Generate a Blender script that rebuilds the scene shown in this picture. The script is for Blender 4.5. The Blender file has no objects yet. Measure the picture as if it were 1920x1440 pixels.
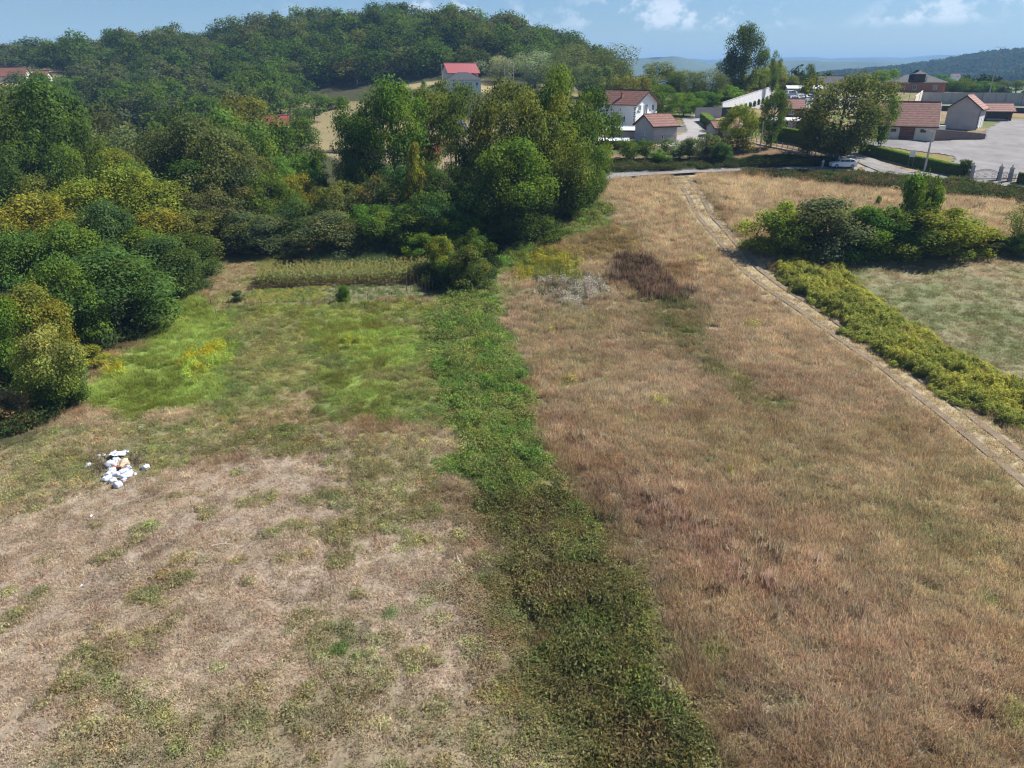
import bpy, math, random
import numpy as np
C = bpy.context.scene.collection
SC = bpy.context.scene
rnd = random.Random(7)
RS = np.random.RandomState(11)
R = math.radians

# ---------------------------------------------------------------- camera, sky, sun, exposure
CAM_Z, PITCH, F = 24.0, R(23.5), 1333.0          # F: focal length in pixels of a 1920 wide picture
CP, SP = math.cos(PITCH), math.sin(PITCH)
cd = bpy.data.cameras.new('camera'); cam = bpy.data.objects.new('camera', cd); C.objects.link(cam)
cam.location = (0, 0, CAM_Z); cam.rotation_euler = (R(90) - PITCH, 0, 0)
cd.sensor_width = 36; cd.lens = 36 * F / 1920; cd.clip_start = 0.5; cd.clip_end = 30000
SC.camera = cam
SUN_EL = R(49); SUN_AZ = math.atan2(0.93, 0.36)     # azimuth clockwise from +Y
w = bpy.data.worlds.new('World'); SC.world = w; w.use_nodes = True
N, L = w.node_tree.nodes, w.node_tree.links
for n in list(N): N.remove(n)
wo = N.new('ShaderNodeOutputWorld'); bg = N.new('ShaderNodeBackground'); sky = N.new('ShaderNodeTexSky')
sky.sky_type = 'NISHITA'; sky.sun_disc = False; sky.sun_elevation = SUN_EL; sky.sun_rotation = SUN_AZ
sky.altitude = 200; sky.air_density = 1.0; sky.dust_density = 0.15; sky.ozone_density = 3.0
bg.inputs['Strength'].default_value = 0.050
# cumulus band low over the horizon, all the way round
tc = N.new('ShaderNodeTexCoord'); sep = N.new('ShaderNodeSeparateXYZ'); L.new(tc.outputs['Generated'], sep.inputs[0])
mp = N.new('ShaderNodeMapping'); mp.inputs['Scale'].default_value = (1, 1, 1.45); L.new(tc.outputs['Generated'], mp.inputs[0])
mp.inputs['Location'].default_value = (8.3, 8.7, 0.0)
n1 = N.new('ShaderNodeTexNoise'); n1.inputs['Scale'].default_value = 21; n1.inputs['Detail'].default_value = 9
n1.inputs['Roughness'].default_value = 0.62; L.new(mp.outputs[0], n1.inputs[0])
n2 = N.new('ShaderNodeTexNoise'); n2.inputs['Scale'].default_value = 3.1; n2.inputs['Detail'].default_value = 2; L.new(mp.outputs[0], n2.inputs[0])
def mth(op, a, b=None, c=None, clamp=False):
    m = N.new('ShaderNodeMath'); m.operation = op; m.use_clamp = clamp
    for i, s in enumerate((a, b, c)):
        if s is None: continue
        if isinstance(s, (int, float)): m.inputs[i].default_value = s
        else: L.new(s, m.inputs[i])
    return m.outputs[0]
def rng(v, a, b, c, d):
    m = N.new('ShaderNodeMapRange'); m.interpolation_type = 'SMOOTHSTEP'
    L.new(v, m.inputs[0])
    for i, s in zip((1, 2, 3, 4), (a, b, c, d)): m.inputs[i].default_value = s
    return m.outputs[0]
band = mth('MULTIPLY', rng(sep.outputs[2], 0.046, 0.060, 0, 1), rng(sep.outputs[2], 0.072, 0.105, 1, 0))
big = rng(n2.outputs[0], 0.40, 0.50, 0, 1)
dens = mth('MULTIPLY', rng(n1.outputs[0], 0.47, 0.60, 0, 0.62), mth('MULTIPLY', band, big))
shade = rng(n1.outputs[0], 0.4, 0.7, 0.75, 1.0)
mx = N.new('ShaderNodeMix'); mx.data_type = 'RGBA'; L.new(dens, mx.inputs[0]); L.new(sky.outputs[0], mx.inputs[6])
cc = N.new('ShaderNodeMix'); cc.data_type = 'RGBA'; L.new(shade, cc.inputs[0])
cc.inputs[6].default_value = (9., 10.2, 12., 1); cc.inputs[7].default_value = (12.4, 12.9, 13.6, 1)
L.new(cc.outputs[2], mx.inputs[7]); hs = N.new('ShaderNodeMix'); hs.data_type = 'RGBA'; hs.blend_type = 'MULTIPLY'; hs.inputs[0].default_value = 1; hs.inputs[7].default_value = (.80, .92, 1.06, 1); L.new(sky.outputs[0], hs.inputs[6]); L.new(hs.outputs[2], mx.inputs[6]); L.new(mx.outputs[2], bg.inputs[0]); L.new(bg.outputs[0], wo.inputs[0])
sd = bpy.data.lights.new('sun', 'SUN'); sd.energy = 5.0; sd.angle = R(0.53); sd.color = (1.0, 0.955, 0.88)
so = bpy.data.objects.new('sun', sd); C.objects.link(so); so.rotation_euler = (R(90) - SUN_EL, 0, math.pi - SUN_AZ)
so.location = (80, 50, 120)
SC.view_settings.view_transform = 'Standard'; SC.view_settings.look = 'None'
SC.view_settings.exposure = 0.92; SC.view_settings.gamma = 1; SC.view_settings.use_curve_mapping = False
cy = SC.cycles
cy.max_bounces = 6; cy.diffuse_bounces = 3; cy.glossy_bounces = 2; cy.transmission_bounces = 3
cy.transparent_max_bounces = 6; cy.volume_bounces = 1; cy.use_adaptive_sampling = True; cy.adaptive_threshold = 0.012
cy.use_denoising = True; cy.denoising_prefilter = 'FAST'; cy.pixel_filter_type = 'BLACKMAN_HARRIS'; cy.filter_width = 1.2; cy.caustics_reflective = False; cy.caustics_refractive = False

# ---------------------------------------------------------------- helpers
def tag(o, label=None, cat=None, group=None, kind=None):
    if label: o['label'] = label
    if cat: o['category'] = cat
    if group: o['group'] = group
    if kind: o['kind'] = kind
    return o
def lattice(ix, iy, seed):
    h = (ix.astype(np.int64) * 374761393 + iy.astype(np.int64) * 668265263 + seed * 974711) & 0xffffffff
    h = ((h ^ (h >> 13)) * 1274126177) & 0xffffffff
    return ((h ^ (h >> 16)) & 0xffff) / 65535.0
def vnoise(x, y, s, seed=0):
    x = np.asarray(x, float) / s; y = np.asarray(y, float) / s
    ix = np.floor(x); iy = np.floor(y); fx = x - ix; fy = y - iy
    fx = fx * fx * (3 - 2 * fx); fy = fy * fy * (3 - 2 * fy)
    a = lattice(ix, iy, seed); b = lattice(ix + 1, iy, seed); c = lattice(ix, iy + 1, seed); d = lattice(ix + 1, iy + 1, seed)
    return (a * (1 - fx) + b * fx) * (1 - fy) + (c * (1 - fx) + d * fx) * fy
def fbm(x, y, s, seed=0, oct=4):
    t = 0; a = 1; n = 0
    for i in range(oct):
        t = t + a * vnoise(x, y, s / 2 ** i, seed + i * 17); n += a; a *= .55
    return t / n
def sst(a, b, v):
    t = np.clip((v - a) / (b - a), 0, 1); return t * t * (3 - 2 * t)

# ---------------------------------------------------------------- terrain
TX = np.array([-9000, -450, -350, -250, -200, -155, -110, -65, -20, 15, 40, 60, 90, 130, 200, 350, 9000.])
TY = np.array([-400, 60, 80, 97, 112, 126, 136, 150, 180, 220, 260, 300, 350, 380, 430, 480, 560, 700, 1000, 9000.])
TZ = np.array([
 [0]*17,
 [0]*17,
 [0,0,0,0,0,0,0,0,.3,1.2,1.6,2,2,2,2,2,2],
 [0,0,0,0,0,0,0,.3,1.6,3.6,4.1,4.5,4.6,4.7,5,5,5],
 [0,0,0,0,0,0,0,.8,4.2,6.1,6.8,7.1,7.3,7.5,8,8,8],
 [1,1,1,1,1,1,1,1.5,6.8,8,8.4,8.6,8.8,9,9,9,9],
 [2,2,2,2,2,2,2,2,6,9.7,10,10.1,9.9,10,10,10,10],
 [3,3,3,3,3,2.5,2.5,2.5,6,10.7,11.7,11.8,11.4,11.4,11.4,11.4,11.4],
 [4,4,4,4,4,4,4,4,5,12.4,13.5,13.7,13.5,13.5,13.5,13.5,13.5],
 [8,8,8,7,6,5,5,5,7.5,13.3,16,16,16,16,16,16,16],
 [14,14,14,12,8,6,7,9,12,15,18,18.5,18.8,18.5,18,17,14],
 [20,20,20,17,13,10,11,15,20,19,18,18,18,18,17,14,8],
 [25,25,25,23,20,17,18,24,27,23,18,14,12,12,10,8,0],
 [25,25,26,26,24,23,25,31,33,27,20,12,8,8,6,3,-5],
 [25,25,27,28,29,32,38,42,39,32,23,12,5,3,1,-2,-10],
 [26,26,29,31,34,39,44,47,43,36,28,14,0,-3,-5,-8,-13],
 [22,22,24,26,30,36,40,43,38,30,20,5,-8,-9,-10,-12,-14],
 [15,15,15,10,10,15,20,20,15,5,-5,-12,-15,-15,-15,-15,-15],
 [-15]*17, [-15]*17], float)
def _pchip(xk, yk, x):
    # yk: (n, ...) interpolate along axis 0, monotone cubic
    h = np.diff(xk); d = np.diff(yk, axis=0) / h[:, None]
    m = np.zeros_like(yk); 
    w1 = 2 * h[1:] + h[:-1]; w2 = h[1:] + 2 * h[:-1]
    same = (d[:-1] * d[1:]) > 0
    with np.errstate(divide='ignore', invalid='ignore'):
        mm = (w1 + w2)[:, None] / (w1[:, None] / d[:-1] + w2[:, None] / d[1:])
    m[1:-1] = np.where(same, np.nan_to_num(mm), 0)
    i = np.clip(np.searchsorted(xk, x) - 1, 0, len(xk) - 2)
    t = ((x - xk[i]) / h[i])[:, None]; hh = h[i][:, None]
    return ((2*t**3-3*t**2+1) * yk[i] + (t**3-2*t**2+t) * hh * m[i] + (-2*t**3+3*t**2) * yk[i+1] + (t**3-t**2) * hh * m[i+1])
GX = np.concatenate([np.linspace(-9000, -500, 18)[:-1], np.arange(-500, 500, 5.), np.linspace(500, 9000, 18)])
GY = np.concatenate([np.arange(-400, 40, 40.), np.arange(40, 640, 3.), np.arange(640, 1000, 20.), np.linspace(1000, 9000, 17)])
_g = _pchip(TY, TZ, GY)                   # (ny, 17)
GZ = _pchip(TX, _g.T.copy(), GX).T        # (ny, nx)
def bil(x, y):
    x = np.clip(x, GX[0], GX[-1]); y = np.clip(y, GY[0], GY[-1])
    i = np.clip(np.searchsorted(GX, x) - 1, 0, len(GX) - 2); j = np.clip(np.searchsorted(GY, y) - 1, 0, len(GY) - 2)
    fx = (x - GX[i]) / (GX[i+1] - GX[i]); fy = (y - GY[j]) / (GY[j+1] - GY[j])
    return (GZ[j, i]*(1-fx) + GZ[j, i+1]*fx)*(1-fy) + (GZ[j+1, i]*(1-fx) + GZ[j+1, i+1]*fx)*fy
CRX = [200, 400, 545, 652, 754, 834, 900, 980, 1300, 2000, 3500]; CRZ = [0, 8, 22, 34, 44, 60, 71, 76, 92, 85, 30]
def H(x, y):
    x = np.asarray(x, float); y = np.asarray(y, float)
    z = bil(x, y)
    c = np.interp(x + (fbm(x, y, 300, 5, 2) - .5) * 120, CRX, CRZ)
    z = z + c * np.exp(-((y - 1500) / 420.) ** 2)
    z = z + 30 * np.exp(-((y - 1050) / 110.) ** 2 - ((x - 820) / 170.) ** 2) * (x > -1e9)
    z = z + (fbm(x, y, 14, 3, 3) - .5) * .5 * sst(20, 60, y) + (fbm(x, y, 5, 9, 3) - .5) * .22
    return z
def ray(u, v):
    xc = (u - 960) / F; yc = (720 - v) / F
    return np.array([xc, CP + yc * SP, -SP + yc * CP])
def gp(u, v, lim=1500):                   # point of the ground seen at a pixel of the photograph
    d = ray(u, v); t = 10.0; pt = t
    while t < lim:
        p = d * t; z = CAM_Z + p[2]
        if z < float(H(p[0], p[1])): break
        pt = t; t += max(.5, t * .01)
    a, b = pt, t
    for _ in range(18):
        m = (a + b) / 2; p = d * m
        if CAM_Z + p[2] < float(H(p[0], p[1])): b = m
        else: a = m
    p = d * b
    return float(p[0]), float(p[1]), float(CAM_Z + p[2]), b
def depth(x, y, z): return y * CP - (z - CAM_Z) * SP      # distance along the optical axis
def at(u, v, Y):                          # point at ground distance Y on the ray of a pixel
    d = ray(u, v); t = Y / d[1]
    return float(d[0] * t), Y, float(CAM_Z + d[2] * t), t

def mesh_np(name, V, Fc, mats=(), col=None, fm=None, smooth=False):
    me = bpy.data.meshes.new(name)
    V = np.asarray(V, np.float32); Fc = np.asarray(Fc, np.int32); k = Fc.shape[1] if len(Fc) else 3
    me.vertices.add(len(V)); me.vertices.foreach_set('co', V.ravel())
    if len(Fc):
        me.loops.add(Fc.size); me.loops.foreach_set('vertex_index', Fc.ravel())
        me.polygons.add(len(Fc)); me.polygons.foreach_set('loop_start', np.arange(len(Fc), dtype=np.int32) * k)
        me.polygons.foreach_set('loop_total', np.full(len(Fc), k, np.int32))
    for m in mats: me.materials.append(m)
    if fm is not None: me.polygons.foreach_set('material_index', np.asarray(fm, np.int32))
    if smooth and len(Fc): me.polygons.foreach_set('use_smooth', np.ones(len(Fc), bool))
    me.update(calc_edges=True)
    if col is not None:
        c = np.ones((len(V), 4), np.float32); c[:, :3] = col
        a = me.attributes.new('tint', 'FLOAT_COLOR', 'POINT'); a.data.foreach_set('color', c.ravel())
    return me
def link(name, me, parent=None, loc=None):
    o = bpy.data.objects.new(name, me); C.objects.link(o)
    if parent: o.parent = parent
    if loc is not None: o.location = loc
    return o
def empty(name, loc, rz=0):
    o = bpy.data.objects.new(name, None); C.objects.link(o); o.location = loc; o.rotation_euler = (0, 0, rz)
    o.empty_display_size = .5; return o
class MB:
    def __init__(s): s.v = []; s.f = []; s.m = []
    def add(s, V, Fs, m=0):
        o = len(s.v); s.v += [tuple(map(float, p)) for p in V]; s.f += [tuple(i + o for i in f) for f in Fs]; s.m += [m] * len(Fs); return s
    def box(s, a, b, m=0):
        x0, y0, z0 = a; x1, y1, z1 = b
        V = [(x0,y0,z0),(x1,y0,z0),(x1,y1,z0),(x0,y1,z0),(x0,y0,z1),(x1,y0,z1),(x1,y1,z1),(x0,y1,z1)]
        return s.add(V, [(0,3,2,1),(4,5,6,7),(0,1,5,4),(1,2,6,5),(2,3,7,6),(3,0,4,7)], m)
    def prism(s, P, z0, z1, m=0):          # P: list of (x, y); z0/z1 may be lists
        n = len(P); z0 = z0 if hasattr(z0, '__len__') else [z0]*n; z1 = z1 if hasattr(z1, '__len__') else [z1]*n
        V = [(p[0], p[1], z0[i]) for i, p in enumerate(P)] + [(p[0], p[1], z1[i]) for i, p in enumerate(P)]
        return s.add(V, [tuple(range(n))[::-1], tuple(range(n, 2*n))] + [(i, (i+1)%n, n+(i+1)%n, n+i) for i in range(n)], m)
    def slab(s, P, t, m=0):                # P: four 3-D corners of the top face, thickness t downwards
        V = list(P) + [(p[0], p[1], p[2]-t) for p in P]; n = len(P)
        return s.add(V, [tuple(range(n)), tuple(range(n, 2*n))[::-1]] + [(i, n+i, n+(i+1)%n, (i+1)%n) for i in range(n)], m)
    def tube(s, pts, rr, n=6, m=0, cap=True):
        pts = [np.array(p, float) for p in pts]; rings = []
        for i, p in enumerate(pts):
            d = pts[min(i+1, len(pts)-1)] - pts[max(i-1, 0)]; d = d / (np.linalg.norm(d) + 1e-9)
            a = np.cross(d, (0, 0, 1) if abs(d[2]) < .9 else (1, 0, 0)); a /= np.linalg.norm(a); b = np.cross(d, a)
            r = rr[i] if hasattr(rr, '__len__') else rr
            rings.append([p + r * (math.cos(2*math.pi*k/n) * a + math.sin(2*math.pi*k/n) * b) for k in range(n)])
        V = [q for g in rings for q in g]
        Fs = [(i*n+k, i*n+(k+1)%n, (i+1)*n+(k+1)%n, (i+1)*n+k) for i in range(len(pts)-1) for k in range(n)]
        if cap: Fs += [tuple(range(n))[::-1], tuple(range((len(pts)-1)*n, len(pts)*n))]
        return s.add(V, Fs, m)
    def build(s, name, mats, parent=None, loc=None, smooth=False):
        me = bpy.data.meshes.new(name); me.from_pydata(s.v, [], s.f)
        for m in (mats if isinstance(mats, (list, tuple)) else [mats]): me.materials.append(m)
        if any(s.m): me.polygons.foreach_set('material_index', s.m)
        if smooth: me.polygons.foreach_set('use_smooth', [True]*len(me.polygons))
        me.update(); return link(name, me, parent, loc)

def mat(name, col, rough=.8, var=.15, scale=2., bump=0., bscale=20., spec=.3, metal=0., col2=None):
    m = bpy.data.materials.new(name); m.use_nodes = True; nt = m.node_tree; p = nt.nodes['Principled BSDF']
    p.inputs['Roughness'].default_value = rough; p.inputs['Specular IOR Level'].default_value = spec; p.inputs['Metallic'].default_value = metal
    if var:
        tc = nt.nodes.new('ShaderNodeTexCoord'); n = nt.nodes.new('ShaderNodeTexNoise'); n.inputs['Scale'].default_value = scale
        n.inputs['Detail'].default_value = 6; n.inputs['Roughness'].default_value = .65; nt.links.new(tc.outputs['Object'], n.inputs[0])
        r = nt.nodes.new('ShaderNodeValToRGB'); nt.links.new(n.outputs[0], r.inputs[0])
        c2 = col2 or tuple(min(1, c * (1 + var)) for c in col)
        r.color_ramp.elements[0].position = .32; r.color_ramp.elements[1].position = .68
        r.color_ramp.elements[0].color = tuple(c * (1 - var) for c in col) + (1,); r.color_ramp.elements[1].color = tuple(c2) + (1,)
        nt.links.new(r.outputs[0], p.inputs['Base Color'])
        if bump:
            b = nt.nodes.new('ShaderNodeBump'); n3 = nt.nodes.new('ShaderNodeTexNoise'); n3.inputs['Scale'].default_value = bscale
            nt.links.new(tc.outputs['Object'], n3.inputs[0]); nt.links.new(n3.outputs[0], b.inputs['Height']); b.inputs['Strength'].default_value = bump
            nt.links.new(b.outputs[0], p.inputs['Normal'])
    else: p.inputs['Base Color'].default_value = tuple(col) + (1,)
    return m
def leaf_mat(name, use_obj=True, instancer=False, trans=.28, gloss=.0, up=0., tt=(1.25, 1.3, .6)):
    m = bpy.data.materials.new(name); m.use_nodes = True; nt = m.node_tree; nt.nodes.clear(); n = nt.nodes.new; l = nt.links.new
    out = n('ShaderNodeOutputMaterial'); tint = n('ShaderNodeAttribute'); tint.attribute_name = 'tint'
    mul = n('ShaderNodeMix'); mul.data_type = 'RGBA'; mul.blend_type = 'MULTIPLY'; mul.inputs[0].default_value = 1
    if instancer:
        a = n('ShaderNodeAttribute'); a.attribute_name = 'col'; a.attribute_type = 'INSTANCER'; l(a.outputs['Color'], mul.inputs[6])
    else:
        a = n('ShaderNodeObjectInfo'); l(a.outputs['Color'], mul.inputs[6])
    l(tint.outputs['Color'], mul.inputs[7])
    d = n('ShaderNodeBsdfDiffuse'); t = n('ShaderNodeBsdfTranslucent'); g = n('ShaderNodeBsdfGlossy'); g.inputs['Roughness'].default_value = .45
    g.inputs['Color'].default_value = (.8, .85, .9, 1)
    if up:
        ge = n('ShaderNodeNewGeometry'); va = n('ShaderNodeVectorMath'); va.inputs[1].default_value = (0, 0, up); l(ge.outputs['Normal'], va.inputs[0])
        vn = n('ShaderNodeVectorMath'); vn.operation = 'NORMALIZE'; l(va.outputs[0], vn.inputs[0]); l(vn.outputs[0], d.inputs['Normal'])
    l(mul.outputs[2], d.inputs[0]); tm = n('ShaderNodeMix'); tm.data_type = 'RGBA'; tm.blend_type = 'MULTIPLY'; tm.inputs[0].default_value = 1
    l(mul.outputs[2], tm.inputs[6]); tm.inputs[7].default_value = tuple(tt) + (1,); l(tm.outputs[2], t.inputs[0])
    m1 = n('ShaderNodeMixShader'); m1.inputs[0].default_value = trans; l(d.outputs[0], m1.inputs[1]); l(t.outputs[0], m1.inputs[2])
    l(m1.outputs[0], out.inputs[0]); return m
M_LEAF = leaf_mat('leaves', trans=.42, up=.12); M_GRASS = leaf_mat('field_plants', instancer=True, trans=.42, up=1.4, tt=(1.05, 1.03, .85))
M_BARK = mat('bark', (.09, .07, .05), .9, .35, 6, .5, 30)
M_WHITE = mat('white_render', (.80, .81, .82), .8, .06, .6)
M_CREAM = mat('cream_render', (.62, .58, .52), .8, .08, .6)
M_GREYR = mat('grey_render', (.40, .39, .40), .85, .12, .5)
M_CONC = mat('concrete', (.36, .35, .34), .85, .18, 1.2, .2)
M_BLOCK = mat('concrete_block', (.33, .32, .31), .9, .2, 2., .4)
M_DARK = mat('dark_timber', (.045, .035, .03), .7, .3, 5)
M_BROWN = mat('brown_timber', (.12, .07, .045), .75, .3, 5)
M_GLASS = mat('window_glass', (.10, .14, .19), .12, 0, spec=.8)
M_FRAME = mat('white_frame', (.78, .78, .78), .5, 0)
M_IRON = mat('dark_iron', (.05, .05, .055), .5, .2, 9)
M_PLAIN = mat('plain_steel', (.33, .34, .35), .45, .15, 5, metal=.4)
M_BRICK = mat('brick', (.34, .15, .10), .9, .25, 3., .3, 40)
M_TILE = mat('brown_red_tiles', (.19, .09, .07), .8, .3, 1.6, .2, 30)
M_TILE2 = mat('rosy_tiles', (.26, .135, .11), .8, .25, 1.6, .2, 30)
M_REDSHEET = mat('red_sheet_metal', (.27, .05, .055), .45, .1, 2, spec=.5)
M_SLATE = mat('dark_roof', (.045, .05, .062), .75, .2, 3, spec=.3)
M_ASPH = mat('asphalt', (.19, .18, .18), .9, .28, .5, .3, 12, col2=(.26, .25, .24))
M_PAINTW = mat('white_paint', (.78, .79, .80), .35, .03, 2, spec=.5)
# ---------------------------------------------------------------- what grows where
def world_poly(P): return np.array([gp(u, v)[:2] for u, v in P])
def sdist(P, x, y):                      # signed distance to a polygon, positive inside
    d2 = np.full(x.shape, 1e18); ins = np.zeros(x.shape, bool); n = len(P)
    for i in range(n):
        ax, ay = P[i]; bx, by = P[(i+1) % n]; ex, ey = bx-ax, by-ay
        t = np.clip(((x-ax)*ex + (y-ay)*ey) / (ex*ex+ey*ey+1e-9), 0, 1)
        d2 = np.minimum(d2, (x-ax-t*ex)**2 + (y-ay-t*ey)**2)
        c = ((ay > y) != (by > y)) & (x < (bx-ax) * (y-ay) / (by-ay+1e-12) + ax); ins ^= c
    return np.sqrt(d2) * np.where(ins, 1, -1)
def ldist(P, x, y):                      # distance to a polyline
    d2 = np.full(x.shape, 1e18); side = np.zeros(x.shape)
    for i in range(len(P)-1):
        ax, ay = P[i]; bx, by = P[i+1]; ex, ey = bx-ax, by-ay
        t = np.clip(((x-ax)*ex + (y-ay)*ey) / (ex*ex+ey*ey+1e-9), 0, 1)
        q = (x-ax-t*ex)**2 + (y-ay-t*ey)**2; m = q < d2
        side = np.where(m, np.sign(ex*(y-ay) - ey*(x-ax)), side); d2 = np.minimum(d2, q)
    return np.sqrt(d2) * np.where(side == 0, 1, side)
SPEC = ['tall', 'short', 'weed', 'bramble', 'gold', 'dock', 'fluff', 'none']
STRAW = (.52, .43, .30); STRAWP = (.62, .52, .37); RED = (.42, .30, .235); OLIVE = (.24, .23, .10)
GREEN = (.18, .24, .08); BRIGHT = (.30, .41, .10); BR = (.15, .22, .065); BR2 = (.24, .26, .10)
BARE = (.40, .325, .25); BARE2 = (.365, .29, .215)
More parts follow.
